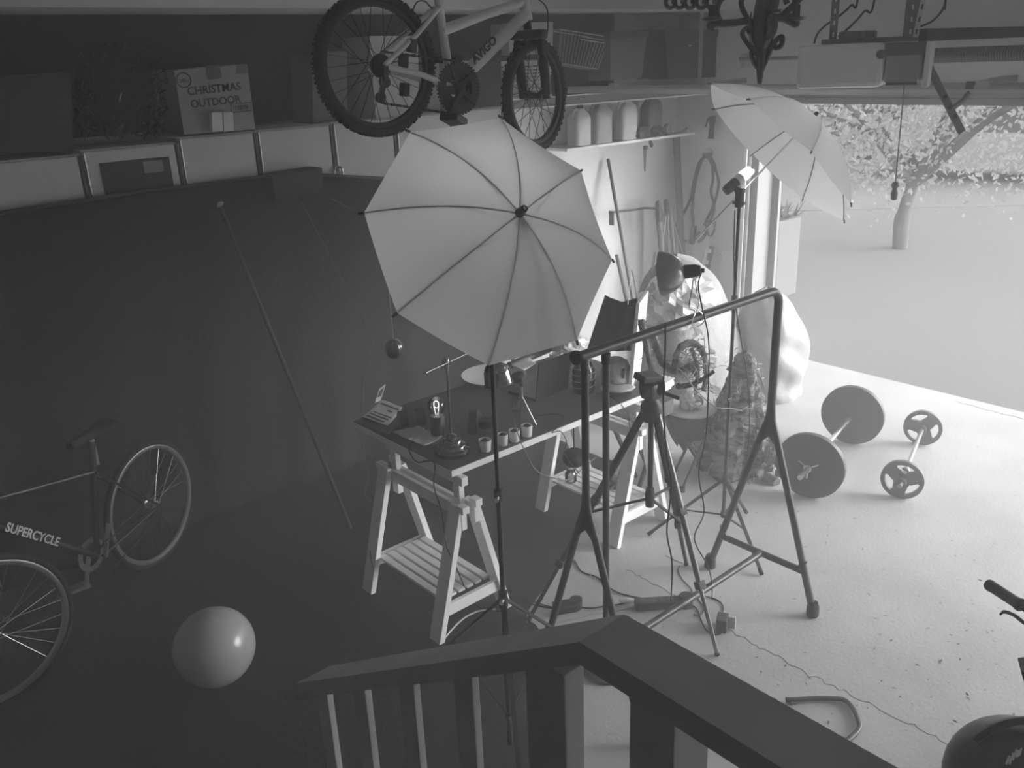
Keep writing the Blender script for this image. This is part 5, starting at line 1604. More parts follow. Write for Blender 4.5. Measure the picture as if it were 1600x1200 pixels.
# lettering on the sack, on the side towards the viewer
def on_sack(px, py):
    d = ray(px, py)
    best = None
    me = s1.data
    bm = bmesh.new(); bm.from_mesh(me)
    from mathutils.bvhtree import BVHTree
    bv = BVHTree.FromBMesh(bm)
    h = bv.ray_cast(EYE - WLOC[s1], d)
    bm.free()
    return h[0] + WLOC[s1] if h[0] else EYE + d * ((S0 + Vector((0, 0, .7)) - EYE).length - .25)
def sack_print(px0, px1, txt, size, m):
    a = on_sack(*px0); b = on_sack(*px1)
    ux = (b - a).normalized(); nz = -(ray(*px0)); uy = nz.cross(ux).normalized(); nz = ux.cross(uy)
    t = text_mesh(txt, size, a - ray(*px0) * .02, ux, uy, m, 'printed_letters', s1, depth=.004, bold=.004)
    # drape the letters onto the cloth
    bm = bmesh.new(); bm.from_mesh(s1.data)
    from mathutils.bvhtree import BVHTree
    bv = BVHTree.FromBMesh(bm)
    for v in t.data.vertices:
        p = t.location + v.co
        h = bv.find_nearest(p)
        if h[0] is not None: v.co = h[0] + h[1] * (.0025) - t.location
    bm.free(); t.data.update()
INKG = mat('sack_print', .12, .7)
sack_print((1107, 576), (1128, 578), 'SI', .115, INKG)
sack_print((1110, 552), (1122, 556), 'NA', .045, INKG)
def sack_mark(poly):
    P = [on_sack(*q) - ray(*q) * .004 for q in poly]
    mb = MB().add(P, [tuple(range(len(P)))]); mb.build('printed_band', INKG, s1)
for p in ([(1066, 520), (1084, 505), (1088, 508), (1070, 524)], [(1070, 532), (1094, 514), (1098, 519), (1074, 537)], [(1078, 500), (1084, 496), (1096, 520), (1090, 524)], [(1110, 600), (1126, 606), (1126, 614), (1110, 608)], [(1116, 622), (1130, 628), (1128, 640), (1116, 634)]):
    sack_mark(p)
# clear plastic over the top of the sack
pcx = on_sack(1062, 468)
o = crumple('plastic_cover', 'crumpled clear plastic wrapped over the top of the large white sack', 'plastic cover', Vector((pcx.x + .02, pcx.y + .02, pcx.z - .02)), (.30, .24, .19), 13, mat('milky_plastic', .5), n=18, amp=.28)

# ------------------------------------------------------------------ driftwood stump and branches
BARK = mat('shaggy_bark', .24, .95, g2=.02, scale=9, stretch=(1, 1, 3), bump=1.0, bscale=24)
FIB = mat('pale_fibre', .42, .9)
def stump():
    b = at_z(1160, 748, 0) + Vector((.05, .12, 0))
    o = thing('driftwood_stump', 'shaggy dark driftwood stump standing in front of the pale sack by the door', 'stump', b)
    rnd = random.Random(8)
    D0 = (b - EYE).length
    top = at_d(1168, 545, D0 * .965)
    nu, nv = 40, 34; vs, fs = [], []
    for i in range(nv + 1):
        t = i / nv
        c = b.lerp(top, t) + Vector((.02 * math.sin(t * 5), 0, 0))
        r = .175 * (1 - t) ** .8 + .035 if t < .97 else .015
        if t < .08: r *= .85 + t * 2
        for j in range(nu):
            a = 2 * math.pi * j / nu
            w = 1 + .16 * math.sin(a * 4 + t * 3) + .10 * math.sin(a * 9 - t * 7) + rnd.uniform(-.09, .09)
            vs.append(c + Vector((math.cos(a), math.sin(a), 0)) * r * w + Vector((0, 0, rnd.uniform(-.012, .012))))
    for i in range(nv):
        for j in range(nu):
            fs.append((i * nu + j, i * nu + (j + 1) % nu, (i + 1) * nu + (j + 1) % nu, (i + 1) * nu + j))
    fs.append(tuple(range(nu))[::-1]); fs.append(tuple(nv * nu + j for j in range(nu)))
    for p in vs: p.z = max(p.z, .002)
    MB().add(vs, fs, False).build('trunk', BARK, o)
    # ragged fibres and bark flakes
    fb = MB(); fl_ = MB()
    for k in range(150):
        t = rnd.uniform(.05, .95); a = rnd.uniform(0, 6.28)
        r = (.175 * (1 - t) ** .8 + .035) * 1.05
        p = b.lerp(top, t) + Vector((math.cos(a), math.sin(a), 0)) * r
        d = Vector((rnd.uniform(-1, 1), rnd.uniform(-1, 1), rnd.uniform(-1.2, .9))).normalized(); L = rnd.uniform(.03, .12)
        if k % 3:
            q = Vector((math.cos(a), math.sin(a), 0)) * .025
            P = [p, p + d * L * .5 + q, p + d * L]
            for v in P: v.z = max(v.z, .003)
            fb.tube(smooth_path(P, 3), rnd.uniform(.0012, .003), 4)
        else:
            e = Vector((-math.sin(a), math.cos(a), rnd.uniform(-.3, .3))) * rnd.uniform(.015, .05); h = Vector((math.cos(a) * .04, math.sin(a) * .04, -rnd.uniform(.04, .12)))
            Q = [p - e, p + e, p + e * .6 + h, p - e * .7 + h]
            for v in Q: v.z = max(v.z, .003)
            fl_.add(Q, [(0, 1, 2, 3)])
    fb.build('fibres', FIB, o)['kind'] = 'stuff'; fl_.build('bark_flakes', BARK, o)['kind'] = 'stuff'
    # side root on the floor
    r0 = at_z(1172, 722, .06); r1 = at_z(1190, 738, .03); r2 = at_z(1214, 754, .02)
    MB().tube(smooth_path([b + Vector((0, 0, .12)), r0, r1, r2], 5), [.055] * 6 + [.045] * 5 + [.028] * 5, 10).build('root', mat('root_bark', .14, .9, noise=.4, scale=14, bump=.6), o)
    # ragged right flank hanging down
    q = [at_d(1190, 640, D0 * .97), at_d(1204, 690, D0 * .975), at_d(1206, 735, D0 * .98)]
    rg = MB()
    for k in range(60):
        t = rnd.random(); i = 0 if t < .5 else 1
        p = q[i].lerp(q[i + 1], (t - .5 * i) * 2) + Vector((rnd.uniform(-.06, .03), rnd.uniform(-.04, .04), 0))
        e = Vector((rnd.uniform(-.03, .03), rnd.uniform(-.03, .03), rnd.uniform(-.05, .02))); h = Vector((rnd.uniform(-.02, .02), rnd.uniform(-.02, .02), -rnd.uniform(.03, .07)))
        Q = [p, p + e, p + e + h, p + h]
        for v in Q: v.z = max(v.z, .004)
        rg.add(Q, [(0, 1, 2, 3)])
    rg.build('bark_flakes', mat('pale_bark', .30, .9, noise=.5, scale=30), o)['kind'] = 'stuff'
    return o
stump()
def twig(name, label, px, dist, r, m, fuzz=0, seed=1):
    P = [at_d(x, y, dist + (dd if len(q) > 2 else 0)) for q in px for (x, y, dd) in [(q[0], q[1], q[2] if len(q) > 2 else 0)]]
    rnd = random.Random(seed)
    S_ = smooth_path(P, 6)
    n = len(S_)
    rs = [r * (1 - .45 * i / n) * rnd.uniform(.85, 1.15) for i in range(n)]
    mb = MB().tube(S_, rs, 8)
    for k in range(fuzz):
        i = rnd.randrange(n); p = S_[i]; d = Vector((rnd.uniform(-1, 1), rnd.uniform(-1, 1), rnd.uniform(-1, .4))).normalized()
        mb.tube([p, p + d * rnd.uniform(.02, .06)], .0016, 4)
    return mb, S_
bq = thing('driftwood_branch', 'pale fuzzy driftwood branch lying over the folding stool, its two arms rising to the left', 'branch', at_d(1068, 605, 4.45))
for pts, r, sd in (([(1002, 500), (1010, 540, -.02), (1018, 575, -.03), (1030, 592)], .020, 1), ([(1020, 520, .05), (1028, 548, .03), (1040, 572), (1062, 580), (1078, 572), (1090, 588, -.05)], .024, 2),
                   ([(1055, 575), (1062, 545, .02), (1082, 536, .05), (1098, 550, .05), (1104, 580), (1100, 610, -.05)], .022, 3), ([(1080, 545, .05), (1090, 575), (1086, 610, -.05)], .013, 4)):
    mb, _ = twig('arm', '', pts, 4.45, r, BARK, 40, sd)
    mb.build('arm', mat('pale_bark', .30), bq)
ms = MB(); rnd = random.Random(31)
for k in range(150):
    p = at_d(rnd.gauss(1078, 14), rnd.gauss(572, 16), 4.45 + rnd.uniform(-.06, .10)); d = Vector((rnd.uniform(-1, 1), rnd.uniform(-1, 1), rnd.uniform(-1.5, .5))).normalized() * rnd.uniform(.03, .09)
    ms.tube([p, p + d * .5 + Vector((rnd.uniform(-.02, .02), 0, 0)), p + d], .002, 4)
ms.build('moss', mat('pale_moss', .40, .95), bq)['kind'] = 'stuff'
mb, _ = twig('dry_leaf', '', [(1056, 604), (1075, 602), (1095, 594), (1116, 580)], 4.42, .016, BARK)
tag(mb.build('dry_leaf', mat('root_bark', .14)), 'curled dark dry palm leaf lying under the fuzzy branch on the stool', 'dry leaf')
mb, _ = twig('bent_wire', '', [(1060, 576, -.1), (1070, 586, -.12), (1090, 612, -.15), (1118, 636, -.15), (1140, 638, -.1), (1160, 642, -.05)], 4.35, .0035, BARK)
tag(mb.build('bent_wire', mat('grey_wire', .42, .4)), 'thin bent grey wire sticking out from the branch towards the stump', 'wire')
mb, _ = twig('bent_wire', '', [(1166, 640), (1186, 632), (1208, 616), (1215, 600)], 4.6, .0028, BARK)
tag(mb.build('bent_wire', mat('grey_wire', .42)), 'thin grey wire curving from the stump to the rack upright', 'wire')

# ------------------------------------------------------------------ folding stool under the branch
def stool():
    c = at_z(1075, 722, 0)
    zt = zat((c.x, c.y), 1072, 637)
    o = thing('folding_stool', 'folding camp stool with a pale round seat and dark hanging pouch behind the tripod', 'stool', c)
    st = Vector((c.x, c.y, zt))
    MB().lathe([(0, -.012), (.16, -.012), (.168, 0), (.160, .012), (0, .016)], st, (0, 0, 1), 36).build('seat', mat('stool_seat', .50, .55, noise=.1), o)
    def sag(a, b):
        t = 2 * math.pi * a
        return st + Vector((.165 * math.cos(t) * (1 - .55 * b ** 2), .150 * math.sin(t) * (1 - .55 * b ** 2), -.010 - .24 * b + .02 * math.sin(t * 5) * b))
    MB().grid(sag, 40, 12).build('pouch', mat('stool_pouch', .035, .85, bump=.3, bscale=30), o, solid=.004)
    R3 = CR.copy(); R3.z = 0; R3.normalize(); F3 = Vector((-R3.y, R3.x, 0))
    for i, (s, fpx) in enumerate(((1, (1098, 735)), (-1, (1066, 768)), (1, (1100, 733)), (-1, (1050, 748)))):
        f = at_z(*fpx) + F3 * (.18 if i == 2 else 0)
        a = st + R3 * (-.13 if f.dot(R3) > c.dot(R3) else .13) + F3 * (.10 if i in (2, 3) else -.10) + Vector((0, 0, -.03))
        l = MB().tube([a, f + Vector((0, 0, .012))], .0095, 10).build('leg', BLACK, o)
        MB().lathe([(0, 0), (.017, 0), (.016, .03), (0, .035)], f, (0, 0, 1), 12).build('rubber_foot', RUBBER, l)
    MB().tube([st + R3 * .13 + F3 * -.1, st + R3 * .06 - F3 * .12 - Vector((0, 0, .25))], .007, 8).build('strut', GREYT2, o)
    k = crumple('', '', '', st + R3 * .045 - F3 * .10 - Vector((0, 0, .21)), (.06, .04, .03), 41, mat('pale_bark', .30), n=8, amp=.5, parent=o); k.name = 'knotted_strap'
    # shell on the seat
    cr = crumple('crumpled_foil', 'crumpled shiny foil ball lying on the pale stool seat', 'foil', st + Vector((-.02, -.02, .055)), (.085, .07, .055), 17, mat('foil', .4, .3, metal=.6), n=12, amp=.4)
stool()
# dark metal case and scissor-legged stand under the table's right end
px_o = at_z(966, 700, .40)
o = thing('tool_case', 'dark flat case resting on a scissor stand under the right end of the table', 'case', Vector((3.68, 3.2, 0)))
MB().box((3.70, 3.2, .515), (.40, .26, .09), Matrix.Rotation(.1, 3, 'Z'), bev=.008).build('case', mat('case_grey', .06, .6), o)
for s in (-1, 1):
    MB().bar((3.70 - .12 * s, 3.2 + .10 * s, .47), (3.70 + .12 * s, 3.2 + .10 * s, .0), .02, .02).build('leg', BLACK, o)
    MB().bar((3.70 + .12 * s, 3.2 + .06 * s, .47), (3.70 - .12 * s, 3.2 + .06 * s, .0), .02, .02).build('leg', BLACK, o)

# ================================================================== garage door (open, lying flat under the ceiling), tracks, opener
PANEL = mat('door_panel_paint', .72, .5, noise=.05)
TRACK = mat('galvanised_track', .62, .35, metal=.55, noise=.1)
gd = thing('garage_door', 'open sectional garage door lying flat overhead, its pale near edge towards the viewer', 'garage door', (5.0, (DOOR_Y0 + DOOR_Y1) / 2, 2.26))
xn, xf, zn, zf = 3.99, 5.62, 2.315, 2.255
for k in range(4):
    xa = xn + (xf - xn) * k / 4; xb_ = xn + (xf - xn) * (k + .985) / 4
    za = zn + (zf - zn) * k / 4; zb = zn + (zf - zn) * (k + .985) / 4
    MB().prism([(xa, za - .04), (xb_, zb - .04), (xb_, zb), (xa, za)], (0, DOOR_Y1 - .01, 0), (1, 0, 0), (0, 0, 1), DOOR_Y1 - DOOR_Y0 - .03).build('section', PANEL, gd)
MB().box((xn - .004, (DOOR_Y0 + DOOR_Y1) / 2, zn - .022), (.012, DOOR_Y1 - DOOR_Y0 - .04, .016)).build('edge_strip', mat('door_edge', .80, .35), gd)
for k in range(7):
    MB().box((xn + .12, DOOR_Y1 - .4 - .68 * k, zn + .012), (.30, .05, .024), Matrix.Rotation(-.035, 3, 'Y')).build('stile', PANEL, gd)
def track(y, label):
    o = thing('door_track', label, 'door track', (5.0, y, 2.2))
    s = 1 if y > 1 else -1
    pts = [(3.55, y, 2.235), (5.55, y, 2.225)] + [(5.55 + .40 * math.sin(a), y, 1.825 + .40 * math.cos(a)) for a in [math.pi / 2 * k / 6 for k in range(1, 7)]] + [(5.95, y, .01)]
    mb = MB()
    for p, q in zip(pts[:-1], pts[1:]):
        mb.bar(p, q, .006, .055, up=(0, 0, 1) if q[2] > 2.2 else (1, 0, 0))
    mb.build('rail', mat('track_web', .18, .4, metal=.5), o)
    fl2 = MB()
    for dz in (-.028, .028):
        P = []
        for i, p in enumerate(pts):
            a = Vector(pts[max(0, i - 1)]); b = Vector(pts[min(len(pts) - 1, i + 1)]); d = (b - a).normalized()
            nrm = Vector((-d.z, 0, d.x)) * dz
            P.append(Vector(p) + nrm)
        for p, q in zip(P[:-1], P[1:]):
            fl2.bar(p + Vector((0, -s * .012, 0)), q + Vector((0, -s * .012, 0)), .026, .007)
    fl2.build('flange', TRACK, o)
    MB().bar((5.35, y + s * .01, 2.23), (5.35, y + s * .01, CEIL), .030, .004).build('hanger', TRACK, o)
    return o
track(DOOR_Y1 + .03, 'galvanised overhead door track along the left wall above the jugs')
track(DOOR_Y0 - .03, 'galvanised overhead door track on the far right side of the garage')
# torsion shaft with springs on the header
SPR = mat('torsion_spring_steel', .12, .5, metal=.4)
xs, zs_ = 5.97, 2.405
ts = thing('torsion_spring', 'dark torsion spring on its shaft above the garage door opening', 'spring', (xs, 1.8, zs_))
MB().cyl((xs, DOOR_Y1 + .15, zs_ + .01), (xs, DOOR_Y0 - .1, zs_ - .02), .0125, 12).build('shaft', mat('shaft_steel', .22, .4, metal=.6), ts)
ya = at_x(1378, 85, xs).y
mb = MB()
for k in range(90):
    yy = ya - .016 * k
    mb.lathe([(.022, -.008), (.044, -.006), (.046, 0), (.044, .006), (.022, .008)], (xs, yy, zs_), (0, 1, 0), 14, caps=False)
mb.build('spring', SPR, ts)
MB().lathe([(0, -.012), (.052, -.012), (.056, 0), (.052, .012), (0, .012)], (xs, ya + .01, zs_), (0, 1, 0), 18).build('winding_cone', SPR, ts)
for yy in (DOOR_Y1 + .12, 1.0, DOOR_Y0):
    MB().box((xs + .06, yy, zs_), (.13, .03, .10)).build('bearing_plate', TRACK, ts)
# opener
OPW = mat('opener_white_plastic', .90, .4)
x0 = 3.60
ctr = at_x(1318, 104, x0)
OPM = Matrix.Translation(Vector((x0, 1.95, 0))) @ Matrix.Rotation(math.radians(22), 4, 'Z') @ Matrix.Translation(Vector((-x0, -1.95, 0)))
op = thing('garage_door_opener', 'white garage door opener hanging from the ceiling on perforated angle irons', 'garage door opener', (x0 + .1, 1.95, 2.32))
yl, yr, ym = at_x(1258, 100, x0).y, at_x(1440, 100, x0).y, at_x(1376, 100, x0).y
zt, zb = 2.495, 2.325
MB(OPM).box((x0 + .13, (yl + ym) / 2, (zt + zb) / 2), (.28, yl - ym, zt - zb), bev=.022).build('housing', OPW, op)
MB(OPM).box((x0 + .14, (ym + yr) / 2 + .01, (zt + zb) / 2 - .004), (.24, ym - yr - .03, zt - zb - .04), bev=.01).build('light_lens', mat('opener_lens', .45, .25, noise=.04), op)
MB(OPM).box((x0 + .14, (ym + yr) / 2 + .01, zt - .026), (.25, ym - yr - .02, .05), bev=.004).build('lens_top', mat('opener_grey', .16, .5), op)
MB(OPM).box((x0 + .13, yr + .004, (zt + zb) / 2), (.28, .022, zt - zb + .01), bev=.006).build('end_plate', OPW, op)
MB(OPM).box((x0 + .02, (ym + yr) / 2 + .01, zb + .012), (.012, ym - yr - .05, .010)).build('lens_slot', mat('opener_grey', .16), op)
MB(OPM).cyl((x0 - .012, ym + .012, 2.452), (x0 + .01, ym + .012, 2.452), .018, 14).build('screw', mat('opener_grey', .16), op)
MB(OPM).box((x0 + .16, 1.90, zt + .012), (.22, .42, .02), bev=.004).box((x0 + .16, 1.98, zt + .035), (.12, .14, .03), bev=.008).build('mount_plate', mat('opener_grey', .16), op)
rail_a, rail_b = Vector((x0 - .06, yr - .02, zt + .022)), Vector((5.98, yr - .02, zt + .022))
MB().bar(at_x(1350, 55, x0 + .05), at_x(1340, 55, x0 + .05) + Vector((0, .04, 0)), .05, .03).build('chain_cover', mat('opener_grey', .16), op)
MB().bar(rail_a, rail_b, .032, .045, bev=.003).build('rail', DARKT, op)
PERF = mat('perforated_angle', .20, .4, metal=.5)
HOLE = mat('punched_hole', .80, .6)
def perf(p, top, w, m, name='hanger_angle'):
    a = Vector(p); b = Vector(top)
    q = MB()
    q.bar(a, b, w, .003, up=CF)
    o = q.build(name, m, op)
    L = (b - a).length; d = (b - a).normalized(); k = int(L / .045)
    hm = MB()
    for i in range(k):
        c = a + d * (.02 + .045 * i)
        hm.bar(c - d * .009, c + d * .009, .008, .0045, up=CF)
    hm.build('punched_holes', HOLE if m is PERF else DARKT, o)
a = at_x(1301, 62, x0 + .05)
perf(a, (a.x, a.y, CEIL), .032, PERF)
a = at_x(1421, 58, x0 + .05)
perf(a, (a.x, a.y, CEIL), .055, PERF)
a = at_x(1430, 58, x0 + .04); t_ = at_x(1443, 0, x0 + .04)
perf(a, a + (t_ - a) * 5.2, .020, mat('bright_angle', .62, .4, metal=.3))
# trolley arm
arm0 = at_x(1441, 84, x0 + .25); arm1 = at_x(1503, 207, x0 + .38)
MB().bar(arm0, arm1, .034, .006, up=CF, bev=.001).build('door_arm', mat('arm_grey', .24, .5, metal=.3), op)
br0 = at_x(1490, 168, x0 + .36); br1 = at_x(1522, 133, x0 + .40)
MB().tube(smooth_path([br0, br0.lerp(br1, .5) + CD * .012, br1], 5), .011, 8).bar(br1 + CR * -.03, br1 + CR * .03, .02, .03).build('arm_bracket', mat('arm_grey', .24), op)
for k in (.55, .68, .8):
    c = arm0.lerp(arm1, k) - CF * .006
    MB().lathe([(0, 0), (.008, 0), (.008, .006), (0, .006)], c, -CF, 12).build('bolt', DARKT, op)
# release cord with handle
r0 = at_x(1413, 132, x0 + .22); r1 = at_x(1399, 288, x0 + .22)
rc_ = thing('emergency_release', 'thin emergency release cord with a small handle hanging from the opener', 'cord', r1)
MB().tube([Vector((r0.x, r0.y, 2.33)), r0, r1], .0028, 6).build('cord', mat('release_cord_grey', .30, .6), rc_)
MB().lathe([(0, -.07), (.012, -.066), (.016, -.04), (.010, -.018), (.018, -.006), (.013, .008), (0, .012)], r1, (0, 0, 1), 14).build('handle', mat('release_handle', .34, .5), rc_)
# cables on the opener
for pts, lab in (([(1272, 68), (1278, 52), (1292, 38), (1310, 26), (1330, 8), (1342, -14)], 'thin dark cable rising to the ceiling behind the left angle iron of the opener'),
                 ([(1310, 57), (1330, 40), (1350, 18), (1368, -10)], 'thin dark cable rising to the right from the opener top'),
                 ([(1436, 42), (1455, 34), (1468, 22), (1476, 8), (1479, -12)], 'black cable curving up at the right of the bright angle iron')):
    P = [at_x(px, py, x0 + .10) for px, py in pts]
    P.append(Vector((P[-1].x, P[-1].y, CEIL)))
    P[0].z = max(P[0].z, zt)
    tag(MB().tube(smooth_path(P, 6), .0045, 7).build('cable', CORD), lab, 'cable')
# small conduit line along the header
a = at_x(1140, 94, XB - .02); b_ = at_x(1258, 92, XB - .02)

# ================================================================== wrought iron hanging candelabra
IRON = mat('wrought_iron', .03, .32, noise=.3, spec=.6)
def candelabra():
    D = 3.15
    def A(x, y, dd=0): return at_d(x, y, D + dd)
    base = A(1187, 132)
    o = thing('candelabra', 'black wrought iron hanging candelabra with curled arms above the side-on umbrella', 'chandelier', base)
    MB().lathe([(0, 0), (.007, .004), (.011, .03), (.015, .08), (.020, .11), (.014, .13), (.024, .16), (.030, .20), (.022, .25), (.014, .29), (.018, .33), (.012, .40), (.010, .75)], base, (A(1192, 0) - base), 20).build('stem', IRON, o)
    t = A(1192, 0)
    MB().tube([t, Vector((t.x, t.y, CEIL))], .008, 8).build('hanging_rod', IRON, o)
    def scroll(pts, r, nm='arm'):
        MB().tube(smooth_path([A(*p) for p in pts], 6), r, 8).build(nm, IRON, o)
    # lower curls
    scroll([(1189, 112), (1198, 92), (1206, 74), (1214, 62), (1222, 58), (1221, 70), (1214, 75), (1209, 71)], .0085)
    scroll([(1187, 110), (1178, 98), (1174, 84), (1178, 72), (1188, 68), (1192, 76), (1186, 84)], .0075)
    scroll([(1188, 90, -.05), (1176, 78, -.06), (1164, 62, -.06), (1160, 52, -.05), (1166, 44, -.04), (1172, 52, -.04)], .0075)
    scroll([(1196, 60, -.04), (1206, 56, -.06), (1212, 40, -.07), (1208, 26, -.06), (1200, 30, -.05)], .0075)
    # big arms
    scroll([(1188, 46), (1170, 34), (1148, 36), (1128, 37), (1112, 37), (1110, 42), (1116, 44)], .012)
    scroll([(1190, 44), (1206, 30), (1222, 28), (1236, 34), (1244, 38), (1240, 30), (1230, 26)], .012)
    scroll([(1194, 40), (1216, 28), (1234, 14), (1248, 0), (1262, -14)], .010)
    scroll([(1222, 28), (1230, 16), (1240, 10), (1242, -2), (1236, -8), (1228, -2), (1230, 6)], .009)
    scroll([(1196, 40, .15), (1210, 16, .18), (1214, -4, .2), (1208, -14, .2)], .009)
    scroll([(1180, 44, .15), (1164, 22, .18), (1158, 4, .2), (1164, -10, .2)], .009)
    scroll([(1128, 37), (1120, 20), (1124, 4), (1132, -6)], .009)
    # crown of small curls on the far left
    for x in (1048, 1062, 1078, 1096, 1112):
        scroll([(x, -10, .1), (x - 8, 2, .1), (x - 4, 12, .1), (x + 5, 11, .1), (x + 7, 3, .1), (x + 1, 3, .1)], .007, 'scroll')
    scroll([(1040, -6, .1), (1075, -9, .1), (1120, -8, .1), (1160, -6, .1), (1190, -6, 0)], .009, 'scroll_bar')
    # leaf plates around the stem
    for k in range(6):
        a = k * math.pi / 3
        c = base.lerp(t, .55)
        d = CR * math.cos(a) + CF * math.sin(a)
        def leaf(u, v, d=d, c=c):
            e = d.cross((t - base).normalized())
            w = .018 * math.sin(math.pi * min(1, .1 + u * .9)) ** .8
            return c + d * (.010 + .030 * math.sin(u * 2.2)) + (t - base).normalized() * (.13 * u - .05) + e * (v - .5) * 2 * w
        MB().grid(leaf, 8, 4).build('leaf', IRON, o, solid=.003)
    for x, y in ((1112, 34), (1243, 34), (1205, 22)):
        p = A(x, y)
        MB().lathe([(0, 0), (.028, .004), (.034, .012), (.012, .016), (.012, .05), (0, .052)], p, (0, 0, 1), 16).build('candle_cup', IRON, o)
    return o
candelabra()

# ================================================================== weights on the floor
def ground(px, py, h):
    return at_z(px, py, h)
VINYL = mat('weight_vinyl', .035, .45, noise=.1)
CHB = mat('bar_chrome', .55, .22, metal=.9)
def barbell():
    R = .20
    c1 = at_z(1266, 727, R); c2 = at_z(1332, 648, R)
    d = (c2 - c1); d.z = 0; L = d.length; d.normalize()
    o = thing('barbell', 'barbell with two solid dark discs and a chrome bar lying by the garage door', 'barbell', (c1 + c2) / 2 - Vector((0, 0, R)))
    for c in (c1, c2):
        MB().lathe([(.016, -.024), (.05, -.027), (R * .88, -.026), (R, -.018), (R, .018), (R * .88, .026), (.05, .027), (.016, .024)], c, d, 56).build('weight_disc', VINYL, o)
    a = c1 - d * .19; b = c2 + d * .19
    MB().cyl(a, b, .0145, 16).build('bar', CHB, o)
    for c, s in ((c1, -1), (c2, 1)):
        k = c + d * s * .042
        sc = MB().lathe([(.0145, -.014), (.024, -.012), (.026, .012), (.0145, .014)], k, d, 18)
        u, v = frame(d)
        for q in range(3):
            an = q * 2 * math.pi / 3 + .5
            e = u * math.cos(an) + v * math.sin(an)
            sc.cyl(k + e * .02, k + e * .066, .005, 8)
        sc.build('star_collar', CHB, o)
barbell()
def dumbbell():
    R = .118
    c1 = at_z(1410, 749, R); c2 = at_z(1442, 668, R)
    d = (c2 - c1); d.z = 0; d.normalize()
    o = thing('dumbbell', 'dumbbell bar with two small three-hole grip plates near the garage doorway', 'dumbbell', (c1 + c2) / 2 - Vector((0, 0, R)))
    PL = mat('grip_plate', .10, .5)
    for c, ph in ((c1, .35), (c2, .9)):
        u, v = frame(d)
        mb = MB()
        N = 60
        hp = []
        # ring, hub and three spokes between the kidney-shaped holes
        mb.lathe([(R * .80, -.016), (R, -.014), (R, .014), (R * .80, .016), (R * .80, -.016)], c, d, N, caps=False)
        mb.lathe([(.014, -.020), (R * .40, -.020), (R * .40, .020), (.014, .020)], c, d, 28)
        for k in range(3):
            a = ph + k * 2 * math.pi / 3
            e = u * math.cos(a) + v * math.sin(a); q = e.cross(d)
            poly = [(R * .30, -R * .34), (R * .62, -R * .30), (R * .86, -R * .46), (R * .86, R * .46), (R * .62, R * .30), (R * .30, R * .34)]
            mb.prism([(x, y) for x, y in poly], c - d * .012, e, d.cross(e), .024)
        mb.build('grip_plate', PL, o)
    MB().cyl(c1 - d * .10, c2 + d * .07, .0125, 14).build('bar', mat('bar_grey', .32, .35, metal=.6), o)
    for c, s in ((c1, -1), (c2, -1), (c1, 1)):
        MB().lathe([(.0125, -.016), (.026, -.015), (.029, 0), (.026, .015), (.0125, .016)], c + d * s * (.04 if s < 0 else .11), d, 18).build('collar', mat('collar_dark', .14, .45, metal=.4), o)
dumbbell()

# ================================================================== power strip, plugs, cords and small things on the floor
a, b = at_z(992, 945, .022), at_z(1072, 940, .022)
ps = thing('power_strip', 'black power strip with a round end on the floor behind the railing corner', 'power strip', (a + b) / 2 - Vector((0, 0, .022)))
MB().bar(a, b, .06, .042, bev=.008).build('body', BLACK_PL, ps)
MB().lathe([(0, 0), (.034, 0), (.034, .055), (.030, .06), (0, .06)], Vector((b.x, b.y, 0)), (0, 0, 1), 22).build('plug', BLACK_PL, ps)
for k in range(4):
    q = a.lerp(b, .18 + .17 * k)
    MB().cyl(q + Vector((0, 0, .021)), q + Vector((0, 0, .0225)), .016, 14).build('socket', mat('socket_grey', .08, .5), ps)
c = at_z(1128, 982, 0)
ad = thing('power_adapter', 'small dark power adapter box standing on the floor beside the tripod foot', 'adapter', c)
MB().box(c + Vector((0, 0, .033)), (.075, .05, .064), Matrix.Rotation(.5, 3, 'Z'), bev=.006).build('body', mat('adapter_dark', .06, .4), ad)
MB().box(c + Vector((0, 0, .034)) + CR * .036, (.010, .048, .060), Matrix.Rotation(.5, 3, 'Z'), bev=.003).build('side', mat('adapter_pale', .5, .4), ad)
c = at_z(884, 953, 0)
tag(MB().box(c + Vector((0, 0, .02)), (.12, .07, .038), Matrix.Rotation(-.5, 3, 'Z'), bev=.008).lathe([(0, 0), (.03, 0), (.03, .05), (0, .05)], c + Vector((.05, -.02, 0)), (0, 0, 1), 16).build('charger', BLACK_PL),
    'black charger block on the floor between the rack leg and the light stand', 'charger')
c = at_z(981, 942, .01)
sp = MB()
sp.grid(lambda u, v: c + CR * ((u - .5) * .085) + Vector((0, 0, .012 + .014 * math.sin(math.pi * u) * math.sin(math.pi * v))) + Vector((CF.x, CF.y, 0)).normalized() * ((v - .5) * .045 * math.sin(math.pi * min(1, .15 + u * .8))), 10, 6)
tag(sp.build('plastic_scoop', mat('scoop_white', .62, .4), solid=.002), 'small white plastic scoop lying on the floor left of the power strip', 'scoop')
Z = 0
